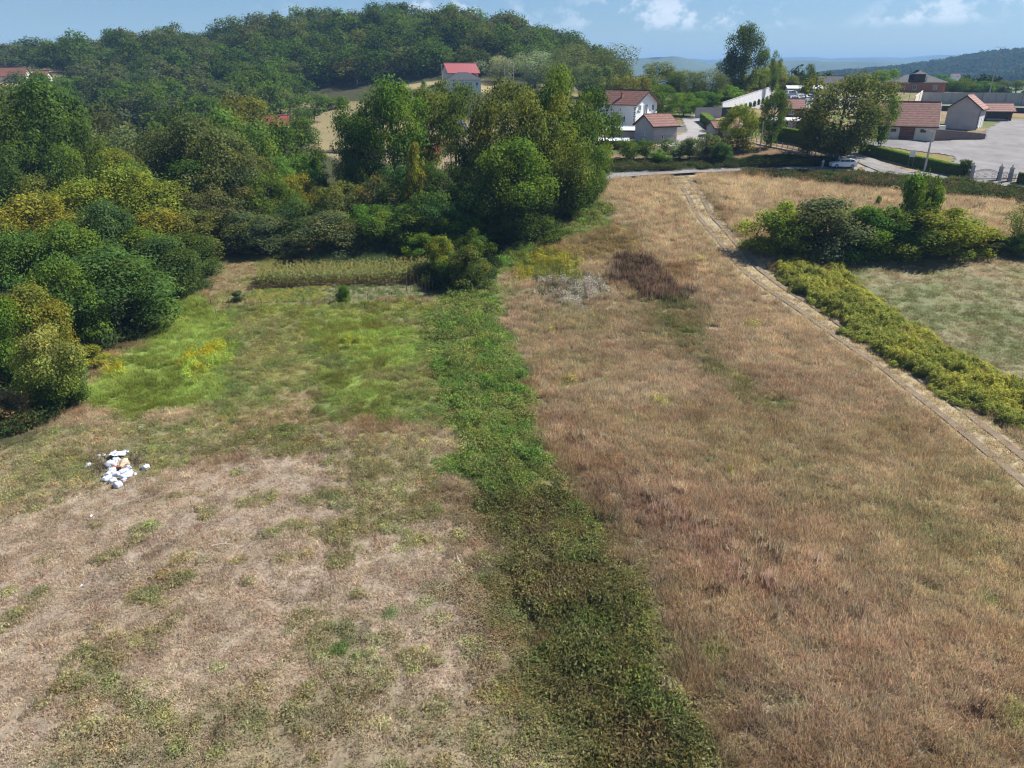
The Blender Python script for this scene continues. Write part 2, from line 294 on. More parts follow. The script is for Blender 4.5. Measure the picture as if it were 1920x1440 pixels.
# polygon in photograph pixels, colour 1, colour 2, noise size, edge softness m, edge noise m, kind mix, strength
PT = [
 # right field, large colour zones
 ([(950,560),(1500,520),(1920,900),(1920,1440),(1380,1440),(1100,900),(1000,700)], (.50,.415,.305), (.40,.31,.23), 7, 5, 6, dict(tall=1), .9),
 ([(950,540),(1240,560),(1300,640),(1180,720),(1000,720),(940,620)], (.35,.32,.19), (.43,.34,.24), 4, 3, 4, dict(tall=.7, weed=.3), .75),
 ([(1130,330),(1260,333),(1330,420),(1420,540),(1320,500),(1200,460),(1090,430)], STRAWP, STRAW, 5, 3, 3, dict(tall=1), 1),
 ([(1290,330),(1920,385),(1920,445),(1800,440),(1420,440),(1370,430)], STRAWP, STRAW, 5, 2, 3, dict(tall=1), 1),
 ([(1300,470),(1420,540),(1560,650),(1700,760),(1600,740),(1440,640)], STRAWP, (.49,.40,.29), 5, 3, 4, dict(tall=1), .7),
 ([(1080,770),(1300,760),(1700,800),(1880,900),(1500,900),(1200,840)], (.42,.365,.235), (.36,.30,.18), 4, 4, 5, dict(tall=.85, weed=.15), .8),
 ([(1040,790),(1120,880),(1260,900),(1440,1020),(1640,1120),(1500,1200),(1300,1100),(1180,1000)], RED, (.50,.38,.29), 3, 2.5, 3.5, dict(tall=.9, dock=.1), .8),
 ([(1500,900),(1920,880),(1920,1120),(1700,1090)], (.35,.33,.18), (.50,.43,.28), 3, 4, 4, dict(tall=.6, weed=.4), .7),
 ([(1500,1150),(1920,1180),(1920,1440),(1450,1440)], (.47,.37,.29), (.58,.48,.37), 2.5, 3, 3, dict(tall=1), .6),
 ([(1190,550),(1300,560),(1340,640),(1400,710),(1470,770),(1400,760),(1310,690),(1220,620)], (.17,.18,.08), (.27,.23,.13), 2.5, 1.6, 2.5, dict(tall=.3, weed=.7), .9),
 ([(1150,480),(1215,488),(1290,548),(1275,572),(1200,560),(1145,515)], (.15,.10,.075), (.26,.18,.13), 2, .8, 1.4, dict(dock=.8, tall=.2), 1),
 ([(1000,700),(1100,830),(1140,900),(1090,880),(1030,790)], (.40,.28,.21), (.50,.39,.29), 2.5, 1.2, 2, dict(tall=.9, dock=.1), .7),
 ([(1000,515),(1100,512),(1150,548),(1090,580),(1000,560)], (.42,.38,.33), (.20,.17,.10), 1.2, .8, 1.6, dict(fluff=.75, weed=.25), 1),
 ([(940,480),(1010,470),(1100,490),(1090,525),(960,530)], (.30,.28,.05), (.16,.19,.05), 1.6, .8, 1.6, dict(gold=.6, weed=.4), .95),
 ([(1110,360),(1150,400),(1140,430),(1060,450),(980,460),(1060,410)], (.15,.25,.07), (.15,.21,.07), 2, 1, 1, dict(weed=.5, bramble=.5), 1),
 ([(1190,430),(1100,430),(1060,470),(1120,500),(1200,470)], (.20,.17,.08), (.36,.27,.14), 1.8, 1.5, 2, dict(weed=.7, tall=.3), .8),
 # left field
 ([(-200,1010),(180,890),(380,850),(600,800),(830,860),(900,980),(960,1100),(1000,1280),(1080,1440),(1150,1900),(-700,1900)], BARE, BARE2, 5, 2, 3, dict(short=1), 1),
 ([(-150,980),(0,800),(200,790),(420,780),(420,850),(230,900),(60,960)], (.25,.235,.12), (.36,.30,.19), 2.5, 1.2, 2.5, dict(weed=.55, short=.45), .95),
 ([(200,760),(290,570),(480,570),(850,560),(860,700),(850,800),(600,800),(420,800)], (.19,.23,.085), (.28,.27,.12), 3, 1.5, 2.5, dict(weed=.45, tall=.25, short=.3), 1),
 ([(440,800),(520,740),(600,730),(620,800),(560,860),(470,850)], (.34,.26,.16), (.25,.20,.11), 3, 1.5, 2.5, dict(short=.9, weed=.1), .85),
 ([(290,570),(350,540),(415,570),(430,640),(425,690),(400,745),(260,790),(140,745),(190,680),(270,650)], BRIGHT, (.19,.25,.05), 5, .8, 1.6, dict(short=.4, tall=.6), 1),
 ([(560,612),(680,600),(790,620),(800,700),(700,690),(600,665)], BRIGHT, (.20,.22,.05), 2.5, 1, 2, dict(short=.5, tall=.4, weed=.1), .85),
 ([(600,700),(740,720),(750,790),(640,800),(600,750)], BRIGHT, (.17,.21,.05), 2.5, 1, 2, dict(short=.5, tall=.5), .85),
 ([(335,670),(425,648),(420,690),(350,720)], (.42,.36,.02), BRIGHT, 2, .6, 1.2, dict(gold=.5, tall=.5), .9),
 ([(180,688),(240,682),(240,706),(190,712)], (.42,.36,.02), BRIGHT, 2, .5, 1, dict(gold=.5, tall=.5), .8),
 ([(650,640),(700,635),(700,655),(655,660)], (.40,.36,.03), BRIGHT, 2, .5, 1, dict(gold=.4, tall=.6), .7),
 ([(470,572),(800,565),(830,590),(600,600),(470,595)], (.24,.25,.06), (.17,.19,.06), 1.5, .8, 1.2, dict(weed=.6, short=.4), .8),
 ([(370,840),(520,800),(600,790),(640,830),(400,870)], (.19,.18,.08), (.32,.27,.18), 1.6, .8, 2.2, dict(weed=.8, short=.2), .8),
 ([(570,940),(650,880),(800,860),(880,950),(800,990),(640,1000)], (.21,.185,.09), (.33,.27,.18), 1.5, .8, 2.4, dict(weed=.75, short=.25), .8),
 ([(620,840),(850,780),(860,870),(760,880),(640,890)], (.25,.22,.12), (.36,.30,.19), 1.8, 1, 2.2, dict(weed=.6, short=.4), .8),
 ([(560,1150),(720,1190),(700,1260),(570,1250)], (.20,.20,.085), BARE2, 1.0, .8, 1.6, dict(weed=.8, short=.2), .6),
 ([(60,1330),(560,1260),(760,1290),(1000,1330),(1080,1500),(60,1500)], (.21,.195,.095), (.27,.225,.14), 1.1, 1.5, 2, dict(weed=.5, short=.5), .5),
 # bare ground by the wood and the garden
 ([(360,520),(430,465),(560,460),(620,500),(480,520),(478,565),(400,585),(385,550)], (.30,.235,.135), (.22,.22,.09), 3, .6, 1, dict(short=1), 1),
 ([(440,470),(580,462),(600,492),(480,500)], (.16,.19,.06), (.24,.21,.09), 2, .6, 1, dict(short=1), .9),
 ([(478,540),(800,528),(850,548),(760,560),(480,572)], (.27,.25,.16), (.20,.21,.10), 1.2, .4, .6, dict(short=.25, none=.75), 1),
 # the bramble strip
 ([(1115,370),(1150,395),(1090,440),(1010,470),(950,500),(935,560),(955,640),(1005,720),(1020,820),(1065,900),(1120,985),(1165,1060),(1215,1160),(1280,1280),(1350,1400),(1500,1800),(1110,1800),(1085,1440),(1045,1340),(995,1220),(962,1100),(940,1020),(888,950),(850,880),(830,780),(795,700),(785,620),(830,560),(900,490),(1000,440),(1060,400)], BR, BR2, 2.2, .7, 2.4, dict(bramble=.93, weed=.07), 1),
 ([(860,930),(1090,900),(1200,1100),(1320,1300),(1500,1800),(1060,1800),(1000,1340),(930,1200),(900,1000)], (.135,.12,.06), (.19,.14,.095), 1.5, 4.5, 4, dict(bramble=.95, weed=.05), .93),
 # mown field on the right and its margin
 ([(1540,478),(1960,480),(2100,900),(1920,745),(1800,670),(1650,590),(1590,530)], (.205,.225,.11), (.29,.265,.16), 3, .6, .6, dict(short=1), 1),
 ([(1560,478),(1960,485),(1960,520),(1700,530),(1600,510)], (.34,.28,.18), (.24,.23,.11), 2, 1, 1.5, dict(short=1), .85),
 ([(1400,480),(1440,470),(1560,560),(1700,660),(1830,745),(1990,840),(1990,870),(1880,830),(1700,720),(1540,600),(1430,520)], STRAW, (.26,.22,.10), 2, .5, .6, dict(tall=.8, weed=.2), 1),
 # verge of the road: low dark weeds
 ([(1400,320),(1520,322),(1700,335),(1960,358),(1960,382),(1700,362),(1560,345),(1420,330)], (.07,.10,.035), (.12,.12,.05), 1.5, .4, .7, dict(bramble=.8, weed=.2), 1),
]
PW = [(world_poly(p[0]),) + p[1:] for p in PT]
SPOT = [(1240,756,.9,'gold'),(1225,748,.5,'gold'),(1370,890,.7,'gold'),(1408,616,.7,'gold'),(1310,492,.7,'gold'),(1290,510,.5,'gold'),(1062,500,.8,'gold'),
        (1035,625,.6,'gold'),(1110,600,.5,'gold'),(1745,1110,.5,'lime'),(1855,1135,.7,'lime'),(1905,1350,1.1,'lime'),(1340,1230,.9,'lime'),(1740,996,.7,'lime'),
        (1068,720,.9,'gold'),(1165,905,.3,'dock'),(1195,1012,.35,'dock'),(1160,925,.3,'dock'),(1245,1110,.3,'dock'),(1070,830,.5,'dock'),
        (1130,975,.35,'dock'),(1850,1345,.6,'dock'),(1560,1160,.5,'dock'),(1353,1110,.3,'dock'),(728,1150,.45,'bright'),(640,1215,.5,'bright')]
SPOT = [(gp(u, v)[:2], r, k) for u, v, r, k in SPOT]
TRACK = np.array([gp(u, v)[:2] for u, v in [(1275,328),(1290,350),(1318,400),(1362,452),(1402,500),(1460,545),(1545,600),(1690,700),(1800,785),(1925,885),(2100,1030),(2400,1300)]])
def cover(x, y):
    x = np.asarray(x, float); y = np.asarray(y, float); n = len(x)
    col = np.empty((n, 3)); nz = sst(.3, .7, fbm(x, y, 5, 40))
    col[:] = np.array(STRAW) * (1 - nz[:, None]) + np.array((.33, .235, .14)) * nz[:, None]
    S = {k: np.zeros(n) for k in SPEC}; S['tall'][:] = 1
    wx = (fbm(x, y, 3.2, 77) - .5) * 2; wy = (fbm(x, y, 1.1, 91, 2) - .5)
    for i, (P, c1, c2, ns, soft, amp, mix, st) in enumerate(PW):
        d = sdist(P, x, y) + wx * amp + wy * amp * .8
        wt = sst(-soft, soft, d) * st
        wt = np.where(wt > .02, np.clip(wt * (1 if st > .9 else (.55 + .9 * fbm(x, y, ns, 200 + i))), 0, 1), 0)
        nn = sst(.32, .68, fbm(x, y, ns, 300 + i))[:, None]
        c = np.array(c1) * (1 - nn) + np.array(c2) * nn
        col = col * (1 - wt[:, None]) + c * wt[:, None]
        for k in SPEC: S[k] = S[k] * (1 - wt) + mix.get(k, 0) * wt
    for (px, py), r, k in SPOT:
        wt = .7 * sst(r * 1.1, r * .3, np.hypot(x - px, (y - py)) + wx * .4)
        c = {'gold': (.34, .34, .11), 'dock': (.30, .19, .14), 'lime': (.30, .33, .13), 'bright': (.07, .20, .04)}[k]
        col = col * (1 - wt[:, None]) + np.array(c) * wt[:, None]
        for s in SPEC: S[s] = S[s] * (1 - wt) + wt * ((s == k) if k in ('gold', 'dock') else (s == 'weed'))
    sp = sst(.61, .69, fbm(x, y, 1.5, 611)) * sst(58, 50, y) * sst(8, 4, x) * S['short'] * .75
    col = col * (1 - sp[:, None] * .7) + np.array((.22, .21, .09)) * sp[:, None] * .7; S['short'] = S['short'] - sp; S['weed'] = S['weed'] + sp
    # small scattered reddish and pale blotches in all dry parts
    m = fbm(x, y, 1.6, 501); m2 = fbm(x, y, .9, 502, 3)
    col = col * (1 + (m[:, None] - .5) * .4) * (1 + (m2[:, None] - .5) * .4)
    d = ldist(TRACK, x, y); ad = np.abs(d + (fbm(x, y, 4, 61) - .5) * .3)
    rut = np.exp(-((ad - 1.02) / .3) ** 2); belt = sst(2.5, 1.9, ad); rut = rut * (.6 + .7 * fbm(x, y, 2, 66))
    rut = np.clip(rut, 0, 1)
    col = col * (1 - belt[:, None] * .85) + np.array((.49, .41, .27)) * belt[:, None] * .85
    for k in SPEC: S[k] = S[k] * (1 - belt)
    S['short'] = S['short'] + belt * (1 - rut) ; S['none'] = S['none'] + belt * rut
    # woodland floor and far land
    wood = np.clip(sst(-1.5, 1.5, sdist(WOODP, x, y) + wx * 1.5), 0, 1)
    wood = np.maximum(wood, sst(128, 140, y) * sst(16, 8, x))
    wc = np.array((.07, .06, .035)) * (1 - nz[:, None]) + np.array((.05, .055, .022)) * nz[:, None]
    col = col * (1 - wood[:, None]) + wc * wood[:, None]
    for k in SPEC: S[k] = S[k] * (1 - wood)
    return col, S
WOODP = world_poly([(385,545),(400,470),(450,462),(600,462),(640,500),(780,500),(800,540),(880,545),(900,500),(960,470),(1040,445),(1090,400),(1125,360),(1130,333),(1000,333),(300,300),(-500,330),(-500,900),(20,830),(90,800),(130,740),(170,670),(270,640),(310,570)])
def farcol(x, y, col):
    # pasture, gardens and yards beyond the road, fields and woods of the valley
    n = fbm(x, y, 25, 700); n3 = fbm(x, y, 6, 701)
    t = sst(132, 142, y) * sst(8, 16, x)
    g = np.array((.13, .15, .055)) * (1 - sst(.4, .6, n3)[:, None]) + np.array((.28, .19, .11)) * sst(.4, .6, n3)[:, None]
    col = col * (1 - t[:, None]) + g * t[:, None]
    for P, c1, c2, s in FARP:
        wt = sst(-s, s, sdist(P, x, y) + (n3 - .5) * s * 4); c = np.array(c1) * (1 - n3[:, None]) + np.array(c2) * n3[:, None]
        col = col * (1 - wt[:, None]) + c * wt[:, None]
    t = sst(560, 700, y)
    f = fbm(x, y * .6, 130, 710, 3); k = fbm(x, y, 40, 720, 2)
    c = np.where((f > .58)[:, None], np.array((.36, .29, .15)), np.where((f > .50)[:, None], np.array((.19, .23, .09)), np.array((.045, .07, .025))))
    c = c * (.75 + .5 * k[:, None])
    col = col * (1 - t[:, None]) + c * t[:, None]
    for P, c1, c2, s in FARP[-3:]:
        wt = sst(-s, s, sdist(P, x, y))[:, None]; col = col * (1 - wt) + np.array(c1) * wt
    return col
FARP = []
def fp(P, c1, c2, s=1.): FARP.append((np.array(P) if abs(P[0][0]) > 1e4 else world_poly(P), c1, c2, s))
SAND = (.29, .225, .145)
fp([(510,200),(560,190),(680,192),(700,225),(640,300),(600,290),(530,225)], (.28,.215,.13), (.20,.18,.08), 1.5)
fp([(700,225),(960,220),(1000,300),(900,320),(740,310)], SAND, (.28,.22,.14), 1.5)
fp([(205,236),(260,236),(262,246),(205,246)], (.16,.24,.10), (.36,.30,.16), 1)
fp([(-60,150),(-60,128),(40,124),(110,128),(95,150),(60,160),(0,170)], (.40,.31,.18), (.36,.28,.16), 2)
fp([(760,160),(800,152),(930,150),(960,158),(930,176),(780,172)], (.26,.24,.10), (.34,.27,.16), 1.5)
fp([(1320,275),(1410,262),(1560,300),(1545,308),(1320,296)], (.30,.18,.10), (.20,.14,.08), .6)
fp([(1395,206),(1480,206),(1500,232),(1400,232)], (.30,.21,.12), (.22,.20,.08), .6)
fp([(1600,272),(1680,278),(1810,300),(1790,312),(1700,300),(1620,285)], (.17,.20,.05), (.33,.27,.10), .5)
fp([(1130,300),(1420,300),(1560,306),(1560,316),(1140,322)], (.13,.105,.06), (.09,.09,.04), .6)
fp([(1790,130),(1815,122),(1858,122),(1862,128),(1830,131)], (.42,.33,.20), (.38,.30,.18), 8)
fp([(1862,121),(1925,113),(1990,110),(1990,118),(1920,121),(1880,127)], (.42,.33,.20), (.30,.28,.14), 8)
fp([(1840,166),(1880,158),(1960,156),(1960,180),(1880,178)], (.22,.27,.13), (.26,.30,.15), 5)
_t = GX  # coarse guard
XS = np.unique(np.concatenate([np.linspace(-9000, -500, 22), np.arange(-500, -130, 9.), np.arange(-130, -60, 1.6), np.arange(-60, 75, .5), np.arange(75, 160, 1.3), np.arange(160, 500, 9.), np.arange(500, 2200, 40.), np.linspace(2200, 9000, 16)]).round(3))
YS = np.unique(np.concatenate([np.arange(-300, 0, 60.), np.arange(0, 15, 2.5), np.arange(15, 60, .4), np.arange(60, 140, .55), np.arange(140, 330, 1.6), np.arange(330, 700, 7.), np.arange(700, 2100, 30.), np.linspace(2100, 8800, 18)]).round(3))
gx, gy = np.meshgrid(XS, YS); gxf, gyf = gx.ravel(), gy.ravel()
gz = H(gxf, gyf); gc = np.empty((len(gxf), 3)); near = (gyf > -50) & (gyf < 145) & (np.abs(gxf) < 200)
gc[:] = (.2, .19, .1)
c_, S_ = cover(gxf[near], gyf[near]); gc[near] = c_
dt = np.abs(ldist(TRACK, gxf[near], gyf[near])); gz[near] -= .0 * np.exp(-((dt - .85) / .3) ** 2) * (dt < 2)
nf = ~near & (gyf < 145); gc[nf] = (.33, .26, .15)
far_ = gyf >= 145
cf = np.empty((far_.sum(), 3)); nn_ = fbm(gxf[far_], gyf[far_], 9, 31)[:, None]
cf[:] = np.array((.06, .055, .03)) * (1 - nn_) + np.array((.05, .06, .022)) * nn_
gc[far_] = cf
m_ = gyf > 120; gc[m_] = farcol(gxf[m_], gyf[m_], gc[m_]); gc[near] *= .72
nx, ny = len(XS), len(YS)
ii = (np.arange(ny - 1)[:, None] * nx + np.arange(nx - 1)[None, :]).ravel()
GF = np.stack([ii, ii + 1, ii + nx + 1, ii + nx], 1)
mg = bpy.data.materials.new('ground'); mg.use_nodes = True; nt = mg.node_tree; pr = nt.nodes['Principled BSDF']
pr.inputs['Roughness'].default_value = .95; pr.inputs['Specular IOR Level'].default_value = .1
at_ = nt.nodes.new('ShaderNodeAttribute'); at_.attribute_name = 'tint'
tcg = nt.nodes.new('ShaderNodeTexCoord'); nA = nt.nodes.new('ShaderNodeTexNoise'); nA.inputs['Scale'].default_value = 2.2; nA.inputs['Detail'].default_value = 8; nA.inputs['Roughness'].default_value = .75
nt.links.new(tcg.outputs['Object'], nA.inputs[0])
mr = nt.nodes.new('ShaderNodeMapRange'); mr.inputs[1].default_value = .3; mr.inputs[2].default_value = .7; mr.inputs[3].default_value = .62; mr.inputs[4].default_value = 1.25
nt.links.new(nA.outputs[0], mr.inputs[0]); mu = nt.nodes.new('ShaderNodeVectorMath'); mu.operation = 'SCALE'
nt.links.new(at_.outputs['Color'], mu.inputs[0]); nt.links.new(mr.outputs[0], mu.inputs['Scale']); nt.links.new(mu.outputs[0], pr.inputs['Base Color'])
bp = nt.nodes.new('ShaderNodeBump'); bp.inputs['Strength'].default_value = .6; bp.inputs['Distance'].default_value = .15
nB = nt.nodes.new('ShaderNodeTexNoise'); nB.inputs['Scale'].default_value = 5; nB.inputs['Detail'].default_value = 6; nt.links.new(tcg.outputs['Object'], nB.inputs[0])
nt.links.new(nB.outputs[0], bp.inputs['Height']); nt.links.new(bp.outputs[0], pr.inputs['Normal'])
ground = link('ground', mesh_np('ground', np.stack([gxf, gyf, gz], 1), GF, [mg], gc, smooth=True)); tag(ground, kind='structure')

def lay(name, P, m, dz, wpx=None, kind='structure', step=1.2):
    """a strip of surface following the ground: P centre line (world), wpx half width"""
    P = np.array(P, float); seg = np.hypot(*(P[1:] - P[:-1]).T); s = np.concatenate([[0], np.cumsum(seg)])
    t = np.arange(0, s[-1], step); 
    # smooth resample
    X = np.interp(t, s, P[:, 0]); Y = np.interp(t, s, P[:, 1]); k = np.ones(7) / 7
    Xp = np.convolve(np.pad(X, 3, 'edge'), k, 'valid'); Yp = np.convolve(np.pad(Y, 3, 'edge'), k, 'valid'); X, Y = Xp, Yp
    hw = np.interp(t, s, wpx) if hasattr(wpx, '__len__') else np.full(len(t), wpx)
    dx = np.gradient(X); dy = np.gradient(Y); q = np.hypot(dx, dy); nxn, nyn = -dy / q, dx / q
    cols = np.linspace(-1, 1, 9); VX = X[:, None] + nxn[:, None] * hw[:, None] * cols; VY = Y[:, None] + nyn[:, None] * hw[:, None] * cols
    zc = H(VX.ravel(), VY.ravel()).reshape(VX.shape); zc = np.maximum(zc, zc.mean(1, keepdims=True)) + dz
    for _ in range(2): zc[1:-1] = (zc[:-2] + zc[1:-1] * 2 + zc[2:]) / 4
    V = np.stack([VX.ravel(), VY.ravel(), zc.ravel()], 1); n = len(cols)
    i = (np.arange(len(t) - 1)[:, None] * n + np.arange(n - 1)[None, :]).ravel()
    return tag(link(name, mesh_np(name, V, np.stack([i, i + 1, i + n + 1, i + n], 1)[:, ::-1], [m], smooth=True)), kind=kind)
def area(name, Pw, m, dz, step=.8):
    """a polygonal sheet following the ground"""
    P = np.array(Pw); x0, y0 = P.min(0); x1, y1 = P.max(0); xs = np.arange(x0, x1 + step, step); ys = np.arange(y0, y1 + step, step)
    X, Y = np.meshgrid(xs, ys); xf, yf = X.ravel(), Y.ravel(); d = sdist(P, xf, yf)
    n = len(xs); i = (np.arange(len(ys) - 1)[:, None] * n + np.arange(n - 1)[None, :]).ravel()
    Q = np.stack([i, i + 1, i + n + 1, i + n], 1); Q = Q[(d[Q] > -step * .75).all(1)]
    return tag(link(name, mesh_np(name, np.stack([xf, yf, H(xf, yf) + dz], 1), Q, [m], smooth=True)), kind='structure')

M_RUT = mat('rut_soil', (.17, .13, .09), .95, .25, 1.2, .5, 20)
_d = np.gradient(TRACK, axis=0); _n = np.stack([-_d[:, 1], _d[:, 0]], 1) / np.hypot(*_d.T)[:, None]
for sd_ in (-1.02, 1.02):
    lay('track_rut', TRACK + _n * sd_, M_RUT, .06, .24 + .2 * fbm(TRACK[:, 0] * 9, TRACK[:, 1] * 9, 5, 3), step=.6)
# ---------------------------------------------------------------- leaves and trees
def leaves(cen, nrm, size, rs, aspect=.55, tint=None):
    n = len(cen); nrm = nrm / (np.linalg.norm(nrm, axis=1, keepdims=True) + 1e-9)
    a = np.cross(nrm, rs.normal(size=(n, 3))); a /= np.linalg.norm(a, axis=1, keepdims=True) + 1e-9; b = np.cross(nrm, a)
    s = size[:, None] * (.6 + .8 * rs.rand(n, 1)); k = aspect * (.7 + .6 * rs.rand(n, 1))
    V = np.stack([cen - a * s, cen + b * s * k, cen + a * s, cen - b * s * k], 1).reshape(-1, 3)
    return V, np.arange(4 * n).reshape(n, 4), None if tint is None else np.repeat(tint, 4, 0)
def crown(seed, n, puffs, size, shape='round', lo=.22, flat=.8, inner=.12, hue=.16):
    """leaf cloud of a tree one unit high and one unit wide; shape gives the outline"""
    rs = np.random.RandomState(seed); P = []; k = 0
    while len(P) < puffs:
        z = rs.rand(); th = rs.rand() * 2 * math.pi
        if shape == 'round': e = math.sqrt(max(0, 1 - (2 * z - 1) ** 2)) * .5
        elif shape == 'dome': e = math.sqrt(max(0, 1 - z ** 2)) * .5
        elif shape == 'cone': e = (1 - z) ** .85 * .5 + .02
        elif shape == 'vase': e = (.22 + .8 * z) * (1 if z < .75 else math.sqrt(max(0, 1 - ((z - .75) / .25) ** 2))) * .5
        elif shape == 'column': e = .42 * min(1, (z + .12) * 5) * (1 if z < .85 else math.sqrt(max(0, 1 - ((z - .85) / .16) ** 2)))
        else: e = math.sqrt(max(0, 1 - (2 * z - 1) ** 2)) * .5
        e *= 1 if shape == 'column' else .55 + .72 * vnoise(np.array([th * 1.3]), np.array([z * 4]), 1, seed)[0]
        r = e * ((.55 + .45 * math.sqrt(rs.rand())) if shape != 'column' else math.sqrt(rs.rand()))
        P.append((r * math.cos(th), r * math.sin(th), lo + z * (1 - lo) * .93))
    P = np.array(P); pr = (.125 + .08 * rs.rand(puffs)) * (1.15 if puffs < 30 else 1.) * (22. / max(puffs, 22)) ** .28
    if shape == 'cone': pr *= .6
    idx = rs.choice(puffs, n, p=pr ** 2 / (pr ** 2).sum()); d = rs.normal(size=(n, 3)); d[:, 2] = d[:, 2] * .9 + .35
    d /= np.linalg.norm(d, axis=1, keepdims=True); rad = pr[idx] * (1.1 - .6 * rs.rand(n) ** 1.8)
    out = rs.rand(n) < .22; rad[out] *= 1.1 + .4 * rs.rand(out.sum())
    sq = np.array([1, 1, flat]); c = P[idx] + d * rad[:, None] * sq
    inn = rs.rand(n) < inner; c[inn] = P[idx[inn]] * (.3 + .6 * rs.rand(inn.sum(), 1)) + rs.normal(size=(inn.sum(), 3)) * .03; c[inn, 2] = np.maximum(c[inn, 2], lo)
    nr = d + rs.normal(size=(n, 3)) * .5; nr[:, 2] += .35
    pt = 1 + (rs.rand(puffs) - .5) * .5; warm = (rs.rand(puffs) - .45) * hue * 2
    t = pt[idx] * (.62 + .76 * rs.rand(n)); T = np.stack([t * (1 + warm[idx] * 1.3), t * (1 + warm[idx] * .4), t * (1 - warm[idx])], 1)
    V, Fq, tt = leaves(c, nr, np.full(n, size), rs, tint=np.clip(T, .2, 2.2))
    return V, Fq, tt, P, pr
def trunk_mesh(name, P, pr, lo, seed, r0=.022, stems=1):
    rs = np.random.RandomState(seed + 5); mb = MB(); order = np.argsort(P[:, 2])[::-1]
    for s in range(stems):
        off = np.array([rs.normal() * .05, rs.normal() * .05]) if stems > 1 else np.zeros(2)
        bx, by = off; top = np.array([off[0] * 2.5, off[1] * 2.5, .82]); rr = r0 / math.sqrt(stems)
        pts = [(bx * .6, by * .6, -.03), (bx * .8, by * .8, lo * .5), (bx * 1.2 + rs.normal() * .01, by * 1.2, lo + .12), (bx * 1.8 + rs.normal() * .02, by * 1.8 + rs.normal() * .02, .58), tuple(top)]
        mb.tube(pts, [rr * 1.5, rr * 1.1, rr * .85, rr * .5, rr * .15], 7)
        for k in rs.choice(len(P), min(len(P), 9), replace=False):
            z0 = min(P[k][2] * .75, .6); z0 = max(z0, lo * .7); f = z0 / .82
            a = np.array([top[0] * f, top[1] * f, z0]); b = P[k]; m = a * .45 + b * .55 + np.array([0, 0, -.02])
            mb.tube([a, m, b], [rr * .45, rr * .3, rr * .1], 5)
    me = bpy.data.meshes.new(name); me.from_pydata(mb.v, [], mb.f); me.materials.append(M_BARK); me.update(); return me
PROTO = {}
def proto(key, seeds, n, puffs, size, shape, lo, r0=.022, stems=1, flat=.8, inner=.12, hue=.16, low=False):
    L_ = []
    for s in seeds:
        V, Fq, tt, P, pr = crown(s, n, puffs, size, shape, lo, flat, inner, hue)
        cm = mesh_np('crown', V, Fq, [M_LEAF], tt); tm = trunk_mesh('trunk', P, pr, lo, s, r0, stems)
        if low:      # one mesh for trees too far away to show a trunk apart
            tv = np.array([v.co[:] for v in tm.vertices]); tf = np.array([list(p.vertices) for p in tm.polygons if len(p.vertices) == 4])
            vv = np.concatenate([V, tv]); ff = np.concatenate([Fq, tf + len(V)]); tc_ = np.concatenate([tt, np.ones((len(tv), 3))])
            cm = mesh_np('tree', vv, ff, [M_LEAF, M_BARK], tc_, np.r_[np.zeros(len(Fq), int), np.ones(len(tf), int)])
        L_.append((cm, tm))
    PROTO[key] = L_
proto('oak', [1, 2, 3], 15000, 46, .0155, 'round', .16)
proto('wide', [4, 5, 6], 14000, 40, .016, 'dome', .10)
proto('tall', [7, 8, 9], 16000, 40, .0155, 'round', .10)
proto('airy', [10, 11], 7000, 44, .0155, 'vase', .22, .02, 3, .6, .03)
proto('bush', [12, 13, 14], 13000, 30, .021, 'dome', .02, .014, 4, inner=.22)
proto('cone', [15], 9000, 60, .017, 'cone', .05, .02)
proto('column', [16], 16000, 90, .022, 'column', .0, .03)
_V, _F, _t, _P, _p = crown(27, 15000, 50, .0175, 'round', .03, .8, .1, .1); _c = _V.reshape(-1, 4, 3).mean(1); _r = np.random.RandomState(8)
_k = np.repeat(np.clip((_c[:, 2] - .25) * 1.1, 0, 1) * (_r.rand(len(_c)) < .25 + .7 * np.clip(_c[:, 2], 0, 1)), 4)[:, None]
PROTO['tipped'] = [(mesh_np('crown', _V, _F, [M_LEAF], _t * (1 - _k) + _t * np.array((3.4, 2.1, 3.0)) * _k), trunk_mesh('trunk', _P, _p, .03, 27, .014, 3))]
proto('plume', [17, 18], 9000, 44, .0135, 'vase', .08, .015, 2, 1.15)
proto('small', [20, 21], 3500, 20, .032, 'round', .26, .02, 2)
proto('hill', [30, 31, 32, 33, 34, 35], 2300, 26, .033, 'round', .12, low=True)
proto('hillcone', [36], 1800, 30, .03, 'cone', .05, low=True)
TC = {'d': (.062, .104, .026), 'm': (.088, .148, .032), 'l': (.125, .21, .045), 'y': (.160, .200, .038), 'a': (.195, .205, .036), 'o': (.115, .140, .038),
      'g': (.105, .140, .066), 's': (.23, .27, .20), 'b': (.155, .14, .055), 't': (.060, .112, .036), 'k': (.098, .122, .048), 'p': (.23, .19, .11), 'v': (.095, .17, .028)}
TC = {k_: (v_[0] * 1.20, v_[1] * 1.12, v_[2] * 1.05) for k_, v_ in TC.items()}
CAND = []; OCC = []
tree_n = 0
